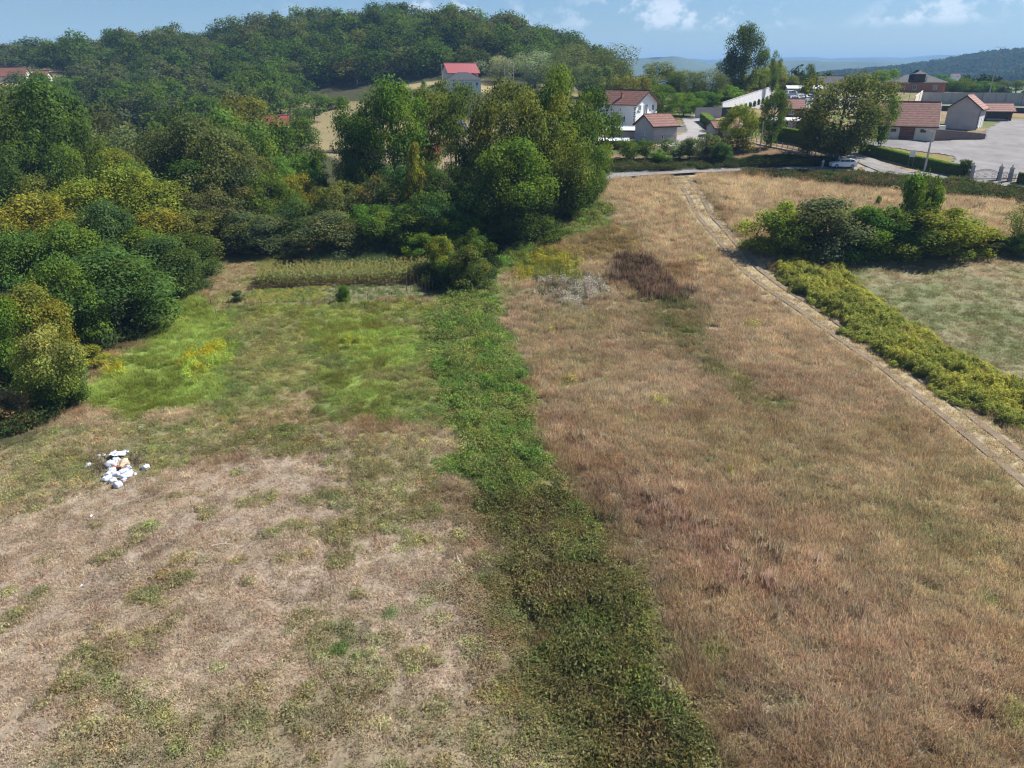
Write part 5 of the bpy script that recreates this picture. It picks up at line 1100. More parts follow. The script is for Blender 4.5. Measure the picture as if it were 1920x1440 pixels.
# hedges
def hedge(P, h, wd, c, label, nl=9000, seed=1, size=.075):
    P = np.array(P, float); seg = np.hypot(*(P[1:]-P[:-1]).T); s = np.r_[0, np.cumsum(seg)]; r_ = np.random.RandomState(seed); tt = r_.rand(nl) * s[-1]
    X = np.interp(tt, s, P[:, 0]); Y = np.interp(tt, s, P[:, 1]); i = np.clip(np.searchsorted(s, tt) - 1, 0, len(seg)-1); tx, ty = (P[i+1]-P[i]).T / seg[i]; nx_, ny_ = -ty, tx
    a = r_.rand(nl) * (2*h + wd); side = np.where(a < h, -1, np.where(a < h+wd, 0, 1)); off = np.where(side == 0, (a-h)/wd*2-1, side) * wd/2; zz = np.where(side == -1, a, np.where(side == 0, h, 2*h+wd-a))
    wob = (fbm(tt, tt*0, 2, seed) - .5) * .3; off = off + r_.normal(size=nl) * .05 + wob * side; zz = zz * (1 + (fbm(tt, tt * 0 + 50, 1.5, seed+3) - .5) * .12) + r_.normal(size=nl) * .04
    zg = H(X, Y); ox, oy = P[0]; oz = float(H(ox, oy)); C_ = np.stack([X + nx_*off - ox, Y + ny_*off - oy, zg + zz - oz], 1); N_ = np.stack([nx_*side, ny_*side, (side == 0)*1. + .1], 1) + r_.normal(size=(nl, 3)) * .35
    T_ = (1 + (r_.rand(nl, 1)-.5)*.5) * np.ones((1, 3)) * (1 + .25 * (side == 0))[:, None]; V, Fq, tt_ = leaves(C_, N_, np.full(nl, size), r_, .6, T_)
    root = empty('hedge', (ox, oy, oz)); tag(root, label, 'hedge'); o = link('foliage', mesh_np('foliage', V, Fq, [M_LEAF], tt_), root); o.color = TC[c] + (1,)
    core = MB()
    for k in range(len(P)-1):
        (ax, ay), (bx, by) = P[k], P[k+1]; L2 = math.hypot(bx-ax, by-ay); ux, uy = (bx-ax)/L2, (by-ay)/L2; q = wd/2-.08
        za, zb_ = float(H(ax, ay)), float(H(bx, by)); pts = [(ax-uy*q, ay+ux*q, za), (bx-uy*q, by+ux*q, zb_), (bx+uy*q, by-ux*q, zb_), (ax+uy*q, ay-ux*q, za)]
        core.add([(p[0]-ox, p[1]-oy, p[2]-oz-.2) for p in pts] + [(p[0]-ox, p[1]-oy, p[2]-oz+h-.08) for p in pts], [(0,3,2,1), (4,5,6,7), (0,1,5,4), (1,2,6,5), (2,3,7,6), (3,0,4,7)])
    cm = core.build('branches', M_BARK, root); return root
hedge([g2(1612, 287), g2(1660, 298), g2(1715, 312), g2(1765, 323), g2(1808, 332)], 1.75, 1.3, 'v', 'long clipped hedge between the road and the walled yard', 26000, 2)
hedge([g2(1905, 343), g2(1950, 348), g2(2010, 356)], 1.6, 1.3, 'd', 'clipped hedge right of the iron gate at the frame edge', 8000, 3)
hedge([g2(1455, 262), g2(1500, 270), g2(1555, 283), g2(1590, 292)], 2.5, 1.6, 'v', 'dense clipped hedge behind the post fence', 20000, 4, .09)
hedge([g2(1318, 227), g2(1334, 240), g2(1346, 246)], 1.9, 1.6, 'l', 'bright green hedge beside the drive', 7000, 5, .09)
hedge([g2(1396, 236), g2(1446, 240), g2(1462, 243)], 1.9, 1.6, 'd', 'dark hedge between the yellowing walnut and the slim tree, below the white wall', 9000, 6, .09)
# post fence on the bank
pa, pb = np.array(g2(1408, 268)), np.array(g2(1572, 306)); r = empty('post_fence', (pa[0], pa[1], float(H(*pa)))); tag(r, 'post fence on a low concrete kerb above the road bank', 'fence')
for k in range(17):
    q = pa + (pb - pa) * k / 16; dz = float(H(*q)) - r.location.z; MB().box((-.06, -.06, -.3), (.06, .06, 1.25)).build('post', M_POLE, r, (q[0]-pa[0], q[1]-pa[1], dz))
kb = MB(); 
for k in range(16):
    q0 = pa + (pb - pa) * k / 16; q1 = pa + (pb - pa) * (k+1) / 16; z0, z1 = float(H(*q0)) - r.location.z, float(H(*q1)) - r.location.z
    for hh in (.55, 1.1): kb.tube([(q0[0]-pa[0], q0[1]-pa[1], z0+hh), (q1[0]-pa[0], q1[1]-pa[1], z1+hh)], .018, 4)
kb.build('wire', M_IRON, r)
kk = MB()
for k in range(16):
    q0 = pa + (pb - pa) * k / 16 - pa; q1 = pa + (pb - pa) * (k+1) / 16 - pa; z0, z1 = float(H(*(q0+pa))) - r.location.z, float(H(*(q1+pa))) - r.location.z; d = np.array([-(pb-pa)[1], (pb-pa)[0]]); d = d / np.hypot(*d) * .12
    kk.add([(q0[0]-d[0], q0[1]-d[1], z0-.3), (q1[0]-d[0], q1[1]-d[1], z1-.3), (q1[0]+d[0], q1[1]+d[1], z1-.3), (q0[0]+d[0], q0[1]+d[1], z0-.3), (q0[0]-d[0], q0[1]-d[1], z0+.25), (q1[0]-d[0], q1[1]-d[1], z1+.25), (q1[0]+d[0], q1[1]+d[1], z1+.25), (q0[0]+d[0], q0[1]+d[1], z0+.25)], [(4,5,6,7), (0,1,5,4), (2,3,7,6)])
kk.build('kerb', M_POLE, r)
# iron gate
def gatepost(u, v, label):
    x, y, z, t = gp(u, v); r = empty('gate_post', (x, y, z), R(-16)); tag(r, label, 'gate post', 'stone posts of the iron gate')
    MB().box((-.24, -.24, -.4), (.24, .24, 2.0)).box((-.3, -.3, -.4), (.3, .3, .35)).build('pillar', M_CONC, r)
    MB().box((-.32, -.32, 2.003), (.32, .32, 2.12)).box((-.2, -.2, 2.123), (.2, .2, 2.25)).build('cap', M_POLE, r); MB().tube([(0, 0, 2.25), (0, 0, 2.4), (0, 0, 2.5), (0, 0, 2.62)], [.06, .16, .13, .02], 8).build('finial', M_POLE, r)
    return np.array((x, y)), z
A_, za = gatepost(1820, 335, 'left stone gate post beside the clipped hedge'); B_, zb2 = gatepost(1872, 338, 'middle stone gate post between the large and the small gate'); C3, zc = gatepost(1892, 340, 'right stone gate post beside the small gate')
def irongate(P, Q, z, label, arch, name='iron_gate', cat='gate'):
    d = Q - P; L_ = float(np.hypot(*d)); r = empty(name, (P[0], P[1], z), math.atan2(d[1], d[0])); tag(r, label, cat); a, b = .3, L_-.3; top = lambda x: 1.15 + arch * math.sin(math.pi * (x-a)/(b-a))
    xs = np.linspace(a, b, 13); MB().tube([(x, 0, top(x)) for x in xs], .035).tube([(x, 0, top(x)-.2) for x in xs], .025).tube([(a, 0, .12), (b, 0, .12)], .035).tube([(a, 0, .12), (a, 0, top(a))], .035).tube([(b, 0, .12), (b, 0, top(b))], .035).build('frame', M_IRON, r)
    n = max(4, int((b-a)/.16))
    for k in range(1, n): x = a + (b-a)*k/n; MB().tube([(x, 0, .12), (x, 0, top(x))], .016, 4).build('bar', M_IRON, r)
    m = max(1, int((b-a)/1.1))
    for k in range(m):
        cx = a + (b-a)*(k+.5)/m; MB().tube([(cx+.24*math.cos(q_), 0, .62+.24*math.sin(q_)) for q_ in np.linspace(0, 2*math.pi, 13)], .028, 5, cap=False).build('ring', M_IRON, r)
irongate(A_, B_, (za+zb2)/2+.05, 'wide arched wrought-iron gate with rings between two stone posts', .45)
irongate(B_, C3, (zb2+zc)/2+.05, 'small wrought-iron gate right of the wide one', .2)
irongate(np.array(g2(1809, 333)), A_, za+.05, 'short iron fence section left of the wide gate', 0, 'iron_fence', 'fence'); irongate(C3, np.array(g2(1906, 342)), zc+.05, 'short iron fence section right of the small gate', 0, 'iron_fence', 'fence')
# notice board, road stones
x, y, z, t = gp(1706, 313); r = empty('notice_board', (x, y, z), R(-20)); tag(r, 'blank white notice board on two legs behind the clipped hedge', 'sign')
for s in (-.35, .35): MB().tube([(s, 0, -.3), (s, 0, 2.6)], .035).build('leg', M_PLAIN, r)
MB().box((-.42, -.06, 1.7), (.42, -.036, 2.75)).build('board', M_PAINTW, r)
# ---------------------------------------------------------------- vehicles
M_TYRE = mat('tyre_rubber', (.03, .03, .03), .8, 0); M_RED = mat('tail_light', (.4, .02, .02), .3, 0); M_LAMPG = mat('headlight_glass', (.75, .78, .8), .1, 0, spec=.8); M_BLUE = mat('blue_paint', (.05, .18, .50), .35, .05, 2, spec=.5); M_DPAINT = mat('dark_paint', (.05, .06, .08), .3, .05, 2, spec=.6)
def car(p, yaw, paint, label, kind='suv', group=None, L_=4.3, cat='car'):
    r = empty('parked_car' if kind != 'van' else 'parked_van', p, R(yaw)); tag(r, label, cat, group); W_ = .9
    if kind == 'van': low = [(-.5,.3),(-.5,.75),(-.48,1.15),(-.3,1.2),(.48,1.2),(.5,.8),(.5,.3)]; cab = [(-.34,1.2),(-.2,1.78),(-.1,1.86),(.46,1.86),(.485,1.2)]
    else: low = [(-.5,.28),(-.5,.62),(-.47,.85),(-.26,1.0),(.44,1.02),(.49,.9),(.5,.28)]; cab = [(-.27,1.0),(-.12,1.42),(-.02,1.52),(.28,1.52),(.38,1.44),(.455,1.02)]
    def loft(prof, w0, w1, zt):        # cross-section narrows upwards
        rows = [-1, -.92, .92, 1]; V = []
        for s in rows:
            for x, z in prof:
                k = (z - prof[0][1]) / (zt - prof[0][1]); ww = (w0 + (w1-w0) * max(0, k)); e = .03 if abs(s) == 1 else 0; V.append((x*L_ * (1 - e*.8), s*ww, z - (e if z == zt else 0)))
        n = len(prof); Fs = [(i*n+j, i*n+(j+1)%n, (i+1)*n+(j+1)%n, (i+1)*n+j) for i in range(3) for j in range(n)] + [tuple(range(n))[::-1], tuple(range(3*n, 4*n))]; return V, Fs
    b = MB(); b.add(*loft(low, W_, W_*.97, low[3][1])); zt = max(z for x, z in cab); b.add(*loft(cab, W_*.93, W_*.72, zt)); b.build('body', paint, r)
    z0, z1 = cab[0][1] + .06, zt - .14
    for s in (-1, 1):
        xa = [(-.19, -.02), (0.0, .20), (.22, .38)]
        for i, (a, c) in enumerate(xa):
            w0, w1 = W_*.925 + .008, W_*.77 + .012; ta = .05 if i == 0 else 0; tb = .04 if i == 2 and kind != 'van' else 0; V = [(a*L_, s*w0, z0), (c*L_, s*w0, z0), ((c-tb)*L_, s*w1, z1), ((a+ta)*L_, s*w1, z1)]
            MB().slab([(q[0], q[1], q[2]) for q in V], .0).add([(q[0], q[1]-s*.03, q[2]) for q in V], [(0,1,2,3)]).build('side_window', M_GLASS, r)
    (xa, za_), (xb, zb_) = cab[0], cab[1]; e = .012
    MB().add([(xa*L_-e+.03, -W_*.8, za_+.05), (xa*L_-e+.03, W_*.8, za_+.05), (xb*L_-e, W_*.68, zb_-.02), (xb*L_-e, -W_*.68, zb_-.02)], [(3,2,1,0)]).build('windscreen', M_GLASS, r)
    (xa, za_), (xb, zb_) = cab[-1], cab[-2]
    MB().add([(xa*L_+e-.02, -W_*.8, za_+.08), (xa*L_+e-.02, W_*.8, za_+.08), (xb*L_+e+.01, W_*.68, zb_-.06), (xb*L_+e+.01, -W_*.68, zb_-.06)], [(0,1,2,3)]).build('rear_window', M_GLASS, r)
    for sx in (-.31, .31):
        for sy in (-1, 1):
            wme = MB().tube([(0, sy*.66, .33), (0, sy*.90, .33)], .33, 14).build('wheel', M_TYRE, r, (sx*L_, 0, 0)); MB().tube([(0, sy*.9, .33), (0, sy*.915, .33)], .2, 10).build('rim', M_PLAIN, wme)
    for sy in (-1, 1):
        MB().box((-.507*L_, sy*.66-.16, .62), (-.495*L_, sy*.66+.16, .80)).build('headlight', M_LAMPG, r); MB().box((.492*L_, sy*.72-.1, .66), (.505*L_, sy*.72+.1, .95)).build('tail_light', M_RED, r)
    return r
x, y, z, t = gp(1578, 315); car((x, y - .3, z + .1), -4, M_PAINTW, 'white car parked on the road under the large dark oak')
def cat_at(u, v, Y_, yaw, paint, label, **k):
    x, y, z, t = at(u, v, Y_); return car((x, y, float(H(x, y)) + .1), yaw, paint, label, **k)
CY = 226
cat_at(1489, 190, CY, -160, M_PAINTW, 'white van in the middle of the car park', kind='van', L_=4.6, cat='van'); cat_at(1502, 186, CY + 7, -160, M_PAINTW, 'white car right behind the white van in the car park'); cat_at(1470, 190, CY - 2, -150, M_DPAINT, 'dark car parked left of the white van', L_=4.1)
cat_at(1462, 193, CY - 7, 40, M_PAINTW, 'small white car at the lower left of the car park', L_=3.8); cat_at(1526, 184, CY + 5, -150, M_BLUE, 'pale blue car at the right of the car park half behind the oak', L_=4.0)
cat_at(1514, 189, CY + 1, -160, M_PAINTW, 'white car between the white van and the pale blue car', L_=4.2); cat_at(1484, 181, CY + 14, -160, M_PAINTW, 'white van in the rear row beside the awning', kind='van', L_=4.8, cat='van')
area('car_park', [(66, 212), (98, 208), (110, 240), (84, 250)], M_DRIVE, .1, 1.)
cat_at(878, 330, 136, 10, M_PAINTW, 'white car seen through the trees of the central row', L_=4.2)
# ---------------------------------------------------------------- person
M_SKIN = mat('skin', (.45, .27, .19), .6, 0); M_SHIRT = mat('lilac_shirt', (.55, .55, .72), .8, .05, 5); M_TROUS = mat('grey_shorts', (.42, .42, .48), .8, .05, 5); M_HAIR = mat('dark_hair', (.03, .02, .015), .6, 0)
def skinned(name, V, E, rad, m, parent, root=0, lv=1):
    me = bpy.data.meshes.new(name); me.from_pydata(V, E, []); me.materials.append(m); o = link(name, me, parent); md = o.modifiers.new('skin', 'SKIN'); md.use_smooth_shade = True
    sv = me.skin_vertices[0].data
    for i, q in enumerate(rad): sv[i].radius = (q, q) if not hasattr(q, '__len__') else q
    sv[root].use_root = True; sb = o.modifiers.new('sub', 'SUBSURF'); sb.levels = lv; sb.render_levels = lv; return o
x, y, z, t = gp(1541, 318); pr_ = empty('person', (x, y, z + .12), R(25)); tag(pr_, 'person in pale lilac shirt standing on the road left of the white car', 'person')
Vb = [(0,0,.95),(0,0,1.15),(0,0,1.36),(0,0,1.46),(0,-.01,1.54),(0,-.015,1.64),(.09,0,.9),(.11,-.02,.5),(.11,0,.09),(.11,-.14,.03),(-.09,0,.9),(-.12,.0,.5),(-.13,.04,.09),(-.13,-.1,.03),(.19,0,1.38),(.25,.01,1.1),(.24,-.08,.86),(.24,-.1,.78),(-.19,0,1.38),(-.26,.0,1.1),(-.22,-.14,.92),(-.2,-.18,.86)]
Eb = [(0,1),(1,2),(2,3),(3,4),(4,5),(0,6),(6,7),(7,8),(8,9),(0,10),(10,11),(11,12),(12,13),(2,14),(14,15),(15,16),(16,17),(2,18),(18,19),(19,20),(20,21)]
skinned('body', Vb, Eb, [(.14,.1),(.13,.09),(.15,.1),.055,.08,.095,.085,.06,.04,.035,.085,.06,.04,.035,.055,.042,.032,.035,.055,.042,.032,.035], M_SKIN, pr_)
skinned('shirt', [(0,0,.98),(0,0,1.15),(0,0,1.37),(.19,0,1.385),(.24,.005,1.17),(-.19,0,1.385),(-.25,0,1.17)], [(0,1),(1,2),(2,3),(3,4),(2,5),(5,6)], [(.165,.125),(.155,.11),(.17,.12),.075,.065,.075,.065], M_SHIRT, pr_)
skinned('trousers', [(0,0,.97),(.09,0,.88),(.115,-.015,.5),(.115,0,.14),(-.09,0,.88),(-.122,0,.5),(-.13,.035,.14)], [(0,1),(1,2),(2,3),(0,4),(4,5),(5,6)], [(.15,.115),.1,.075,.06,.1,.075,.06], M_TROUS, pr_)
MB().tube([(0, .015, 1.6), (0, .02, 1.68), (0, .015, 1.74), (0, .01, 1.77)], [.1, .108, .08, .02], 10).build('hair', M_HAIR, pr_, smooth=True)
# ---------------------------------------------------------------- farm on the hill and in the valley
x, y, z, t = at(842, 156, 300); zz = float(H(x, y)); z = max(z, zz)
r, D = gabled('house', (x, y, z), 24, 12.2, 8, 3.9, 3.1, 'x', M_CREAM, M_REDSHEET, 'cream house with bright red metal roof on the hill slope', over=.6, sink=3, fascia=M_REDSHEET)
for s in (2, 5, 9.5): window(r, 'front', s, 2.6, 1.1, 1.2, D)
window(r, 'left', 4, 3.4, .9, 1.1, D); window(r, 'left', 2.5, .8, .9, 1.1, D); 
pz = MB().slab([(6.6, -2.6, 2.3), (9.0, -2.6, 3.7), (9.0, -.6, 3.7), (6.6, -.6, 2.3)], .1).slab([(9.002, -2.6, 3.7), (11.4, -2.6, 2.3), (11.4, -.6, 2.3), (9.002, -.6, 3.7)], .1).build('porch_roof', M_REDSHEET, r)
for s in (6.9, 11.1): MB().box((s-.08, -2.5, -2), (s+.08, -2.34, 2.3)).build('porch_post', M_WHITE, r)
x, y, z, t = at(843, 178, 286); zz = max(float(H(x, y)), z - 1)
r = empty('house', (x, y, zz), R(14)); tag(r, 'pale house with dark hipped roof in front of the red-roofed hill house', 'house'); MB().box((0, 0, -3), (12, 8.5, 5.4)).build('wall', M_WHITE, r); hip(r, -.6, -.6, 12.6, 9.1, 5.403, 2.6, M_SLATE)
for s in (2, 5, 8, 10.5): window(r, 'front', s, 3.3, 1.1, 1.2, (12, 8.5))
for s in (2, 8): window(r, 'front', s, .6, 1.1, 1.2, (12, 8.5))
x, y, z, t = at(768, 172, 284); wallseg('terrace_wall', (x, y), (x + 13, y + 3), 1.6, 1.2, .3, M_GREYR, 'grey terrace wall left of the dark hip-roofed house', sink=2.5)
cat_at(821, 158, 290, 8, M_BLUE, 'blue pick-up van beside the lamp pole of the hill house', kind='van', L_=5, cat='van')
cat_at(777, 170, 279, 15, M_PAINTW, 'white lorry van below the grey terrace wall', kind='van', L_=5.2, cat='van')
M_TARPB = mat('blue_tarpaulin', (.03, .06, .62), .5, .15, 3); M_TARPC = mat('cyan_tarpaulin', (.05, .26, .42), .5, .15, 3)
def tarp(u, v, Y_, sx, sy, h, m, label, seed):
    x, y, z, t = at(u, v, Y_); n = 14; a = np.linspace(-1, 1, n); X, Y2 = np.meshgrid(a, a); Z = h * np.clip(1 - np.maximum(np.abs(X), np.abs(Y2)) ** 3, 0, 1) * (.75 + .5 * fbm(X.ravel()*3, Y2.ravel()*3, 1, seed).reshape(X.shape)) + .03
    i = (np.arange(n-1)[:, None]*n + np.arange(n-1)[None, :]).ravel(); o = link('tarpaulin', mesh_np('tarpaulin', np.stack([X.ravel()*sx, Y2.ravel()*sy, Z.ravel()], 1), np.stack([i, i+1, i+n+1, i+n], 1), [m], smooth=True)); o.location = (x, y, float(H(x, y))); tag(o, label, 'tarpaulin')
tarp(857, 224, 225, 3.0, 2.4, 3.6, M_TARPB, 'deep blue tarpaulin over a stack glimpsed between the open trees', 1); tarp(912, 296, 170, 2.6, 2, 1.6, M_TARPC, 'dull cyan tarpaulin glimpsed under the open trees', 2)
tarp(1700 - 40, 228, 178, 1.6, 1.2, .5, mat('red_cover', (.5, .02, .03), .5, .1, 3), 'small bright red cover on the ground left of the rosy roof', 3)
def Z(u, v, Y_): x, y, z, t = at(u, v, Y_); return (x, y, float(H(x, y)))
r, D = gabled('farm_shed', Z(800, 275, 190), 12, 9, 5, 2.4, 1.6, 'x', M_CONC, M_TILE, 'low farm shed with dull tiled roof behind the open trees', 'shed'); door(r, 'front', 2, 0, 1.6, 2, D)
r, D = gabled('farm_shed', Z(760, 300, 172), 8, 8, 5, 2.3, 1.5, 'x', M_GREYR, M_REDSHEET, 'small shed with dark red roof left behind the open trees', 'shed'); door(r, 'front', 2, 0, 1.6, 2, D)
xh = Z(478, 262, 205); r, D = gabled('house', (xh[0], xh[1], at(478, 268, 205)[2]), 14, 9, 7, 4.6, 2.0, 'x', M_WHITE, M_REDSHEET, 'white house with crimson roof almost hidden in the middle of the wood', sink=4)
for s in (2, 5, 7.5): window(r, 'front', s, 2.4, 1.1, 1.3, D)
M_OLDR = mat('old_tiles', (.20, .085, .065), .9, .2, 1)
r, D = gabled('barn', (Z(-8, 160, 345)), 4, 13, 7, 2.4, 3.2, 'x', M_CREAM, M_OLDR, 'long barn with old brownish red roof below the tan field at the far left', 'barn', sink=3)
r, D = gabled('barn', (Z(64, 154, 350)), 8, 5.5, 6, 2.4, 2.0, 'x', M_CREAM, M_OLDR, 'small farm building right of the long barn at the far left', 'barn', sink=3)
r, D = gabled('greenhouse', Z(1131, 276, 158), -8, 12, 4.5, 1.9, .5, 'x', M_GREYR, M_PAINTW, 'long low shed with white roof behind the tall trees left of the grey shed', 'shed', over=.3)
r, D = gabled('shed', Z(1118, 292, 147), -8, 6, 3, 1.6, .3, 'x', M_BROWN, M_PAINTW, 'small white-roofed lean-to in front of the long white-roofed shed', 'shed', over=.3)
r, D = gabled('house', Z(1536, 172, 258), -12, 8, 7, 2.6, 2.0, 'x', M_WHITE, M_SLATE, 'dark-roofed house mostly hidden behind the large oak', sink=3)
r, D = gabled('shed', Z(1636, 196, 200), -20, 6, 4, 2.2, .5, 'x', M_CREAM, M_PAINTW, 'small pale shed with white roof right of the large oak', 'shed', over=.3)
r, D = gabled('shed', Z(1608, 215, 190), -20, 6.5, 5, 2.4, 1.6, 'x', M_CREAM, M_TILE2, 'tiled shed glimpsed through the right of the large oak', 'shed', over=.3)
wallseg('board_fence', g2(1604, 262), g2(1648, 257), 1.9, 1.9, .12, M_BROWN, 'brown board fence left of the low cream outbuilding', 'fence')
for i, (u, v, Y_) in enumerate([(1742, 128, 900), (1768, 131, 820), (1831, 140, 640), (1650, 133, 900), (1790, 123, 1200), (1860, 141, 620)]):
    x, y, z, t = at(u, v, Y_); r, D = gabled('distant_house', (x, y, float(H(x, y)) + 3), rnd.randint(-30, 30), 12, 9, 9, 4, 'x', M_WHITE, M_TILE, ['white far-off house on the lower slope of the long hill', 'white far-off house among the valley woods', 'small far-off house beyond the panel wall', 'far-off house left below the long hill', 'far-off house high on the long hill slope', 'far-off house in the valley near the right frame edge'][i], over=.4, sink=6)
# ---------------------------------------------------------------- rubbish dump
M_BAG = mat('white_plastic_bag', (.50, .53, .61), .4, .08, 3, .6, 8, spec=.5); M_TANB = mat('dirty_tan_sack', (.48, .38, .27), .8, .25, 5, .4, 10); M_RUST = mat('rusty_scrap', (.30, .09, .04), .8, .3, 6)
import bmesh
def lump(name, u, v, s, m, label, group=None, cat='plastic bag', seed=0, flat=.75, up=0.):
    bm = bmesh.new(); bmesh.ops.create_icosphere(bm, subdivisions=3, radius=1); rr = np.random.RandomState(seed); ph = rr.rand(8) * 6
    for vt in bm.verts:
        c = vt.co; k = 1 + .12 * math.sin(c.x*4+ph[0]) + .1 * math.sin(c.y*5+ph[1]) + .08 * math.sin(c.z*7+ph[2]+c.x*3) + .05 * math.sin(c.x*11+ph[3]) * math.sin(c.y*12+ph[4]); vt.co = (c.x*k*s*1.1, c.y*k*s*.85, max(c.z*k*flat, -.35)*s)
    me = bpy.data.meshes.new(name); bm.to_mesh(me); bm.free(); me.materials.append(m); o = link(name, me); x, y, z, t = gp(u, v); o.location = (x, y, z + s*.34 + up); o.rotation_euler = (0, 0, rr.rand()*6); tag(o, label, cat, group)
    if m is M_BAG and s > .17: me.polygons.foreach_set('use_smooth', [True]*len(me.polygons)); k2 = MB().tube([(0, 0, .6*s), (.02, 0, .85*s), (.05, .02, 1.05*s)], [.12*s, .05*s, .12*s], 6).build('knot', M_BAG, o)
    return o
zc_ = lambda X, Y2: (100 + X / 7.385, 800 + Y2 / 7.385)
for i, (X, Y2, s, lab) in enumerate([(800, 545, .30, 'white bag at the left below the torn sheet of the dump'), (880, 545, .26, 'bluish white bag in the middle of the dump'), (870, 490, .24, 'white bag just under the torn sheet'), (920, 500, .2, 'small white bag right of the middle under the torn sheet'),
    (815, 625, .24, 'white bag at the left side of the dump below the large bag'), (865, 675, .22, 'white bag in the lower middle of the dump'), (755, 680, .2, 'small white bag at the lower left edge of the dump'), (745, 735, .22, 'greenish white bag at the lowest left of the dump'), (830, 765, .23, 'round white bag low in the middle of the dump'),
    (895, 825, .25, 'white bag lying lowest, apart at the foot of the dump'), (975, 640, .24, 'white bag on the right half of the dump'), (1055, 650, .2, 'small white bag at the right edge of the dump'), (1010, 700, .26, 'crumpled white bag at the lower right of the dump'), (790, 690, .17, 'little white bag between the lower left ones'),
    (1040, 580, .18, 'small white bag beside the tan sack'), (980, 750, .16, 'smallest white scrap bag at the lower right of the dump'), (1280, 585, .24, 'single white bag lying apart to the right of the dump'), (490, 555, .2, 'single pale bag lying apart to the left of the dump'), (1135, 665, .1, 'tiny white scrap between the dump and the lone right bag')]):
    u, v = zc_(X, Y2); lump('plastic_bag', u, v, s * 1.18, M_BAG, lab, seed=i + 3)
for i, (X, Y2, s, lab) in enumerate([(975, 540, .42, 'dirty tan sack in the right half of the dump'), (640, 410, .14, 'pale scrap at the upper left edge of the dump'), (710, 410, .13, 'pale scrap left of the torn sheet')]): u, v = zc_(X, Y2); lump('sack', u, v, s, M_TANB if i == 0 else M_BAG, lab, cat='sack', seed=40 + i)
for i, (u, v, s, lab) in enumerate([(264, 803, .2, 'crumpled white scrap in the green grass above the dump'), (171, 968, .11, 'tiny white scrap on the dry grass below the dump'), (153, 1098, .09, 'tiny bluish scrap far down on the dry grass')]): lump('litter_scrap', u, v, s, M_BAG, lab, cat='litter', seed=60 + i, flat=.4)
n = 26; a = np.linspace(-1, 1, n); X, Y2 = np.meshgrid(a, a); wv_ = fbm(X.ravel()*3+9, Y2.ravel()*3, 1.2, 9).reshape(X.shape); fr = (1 - .25*fbm(X.ravel()*5, Y2.ravel()*5, 1.5, 19).reshape(X.shape))
i = (np.arange(n-1)[:, None]*n + np.arange(n-1)[None, :]).ravel(); x, y, z, t = gp(*zc_(920, 420)); o = link('torn_sheet', mesh_np('torn_sheet', np.stack([(X*fr).ravel()*.62, (Y2*fr).ravel()*.42 + .25*X.ravel()*.4, wv_.ravel()*.45 + .08], 1), np.stack([i, i+1, i+n+1, i+n], 1), [M_BAG])); o.location = (x, y, z); tag(o, 'torn crumpled white plastic sheet on top of the dump', 'plastic sheet')
x, y, z, t = gp(*zc_(880, 600)); MB().box((-.35, -.03, 0), (.3, .03, .22)).box((-.3, -.2, 0), (-.1, .2, .06)).build('scrap_board', M_RUST, loc=(x, y, z + .1)).rotation_euler = (.4, .2, .3); tag(bpy.data.objects['scrap_board'], 'rust-brown broken board between the white bags', 'board')
# brushwood round the dump
n = 260; r_ = np.random.RandomState(5); mb = MB()
for k in range(n):
    u, v = zc_(*( (620 + r_.normal()*70, 560 + r_.normal()*90) if k % 3 else (1120 + r_.normal()*60, 480 + r_.normal()*70))); x, y, z, t = gp(u, v); a = r_.rand()*6.28; l_ = .2 + .5*r_.rand(); mb.tube([(x, y, z), (x + l_*.5*math.cos(a), y + l_*.5*math.sin(a), z + .2 + .2*r_.rand()), (x + l_*math.cos(a), y + l_*math.sin(a), z + .1 + .3*r_.rand())], [.014, .01, .004], 3)
tag(mb.build('brushwood', M_BARK), 'dark twigs and dead stalks lying round the dump', kind='stuff')
# ---------------------------------------------------------------- vegetable plot
def cornplants(seed, n=11):
    rs_ = np.random.RandomState(seed); V = []; Fq = []; T_ = []
    def quad(a, b, c, d, t): i = len(V); V.extend([a, b, c, d]); Fq.append((i, i+1, i+2, i+3)); T_.extend([t]*4)
    for s in (0, 1.57): dx, dy = math.cos(s)*.02, math.sin(s)*.02; quad((-dx, -dy, 0), (dx, dy, 0), (dx*.6, dy*.6, 1.9), (-dx*.6, -dy*.6, 1.9), (1.2, .9, .8))
    for k in range(n):
        z = .35 + 1.45*k/n; a = k*2.4 + rs_.rand(); L2 = .5*(1 - .4*abs(k/n-.5)); ca, sa = math.cos(a), math.sin(a); w_ = .045; pts = [(0, 0, z), (L2*.5*ca, L2*.5*sa, z+.22), (L2*ca, L2*sa, z+.02)]; t = (1.5, 1.1, .9) if k < 4 or rs_.rand() < .25 else (.8 + .4*rs_.rand(),)*3
        for p, q in zip(pts, pts[1:]): quad((p[0]-sa*w_, p[1]+ca*w_, p[2]), (p[0]+sa*w_, p[1]-ca*w_, p[2]), (q[0]+sa*w_*.6, q[1]-ca*w_*.6, q[2]), (q[0]-sa*w_*.6, q[1]+ca*w_*.6, q[2]), t)
    for k in range(5): a = k*1.26; quad((0, 0, 1.88), (.02, 0, 1.88), (.13*math.cos(a)+.02, .13*math.sin(a), 2.15), (.13*math.cos(a), .13*math.sin(a), 2.15), (2.0, 1.3, 1.2))
    return np.array(V), np.array(Fq), np.array(T_)
KIT['corn'] = kit('corn_plant', [cornplants(s) for s in range(4)])
ca_, cb_ = np.array(g2(482, 541)), np.array(g2(800, 527)); nrm_ = np.array([-(cb_-ca_)[1], (cb_-ca_)[0]]); nrm_ /= np.hypot(*nrm_); P = []
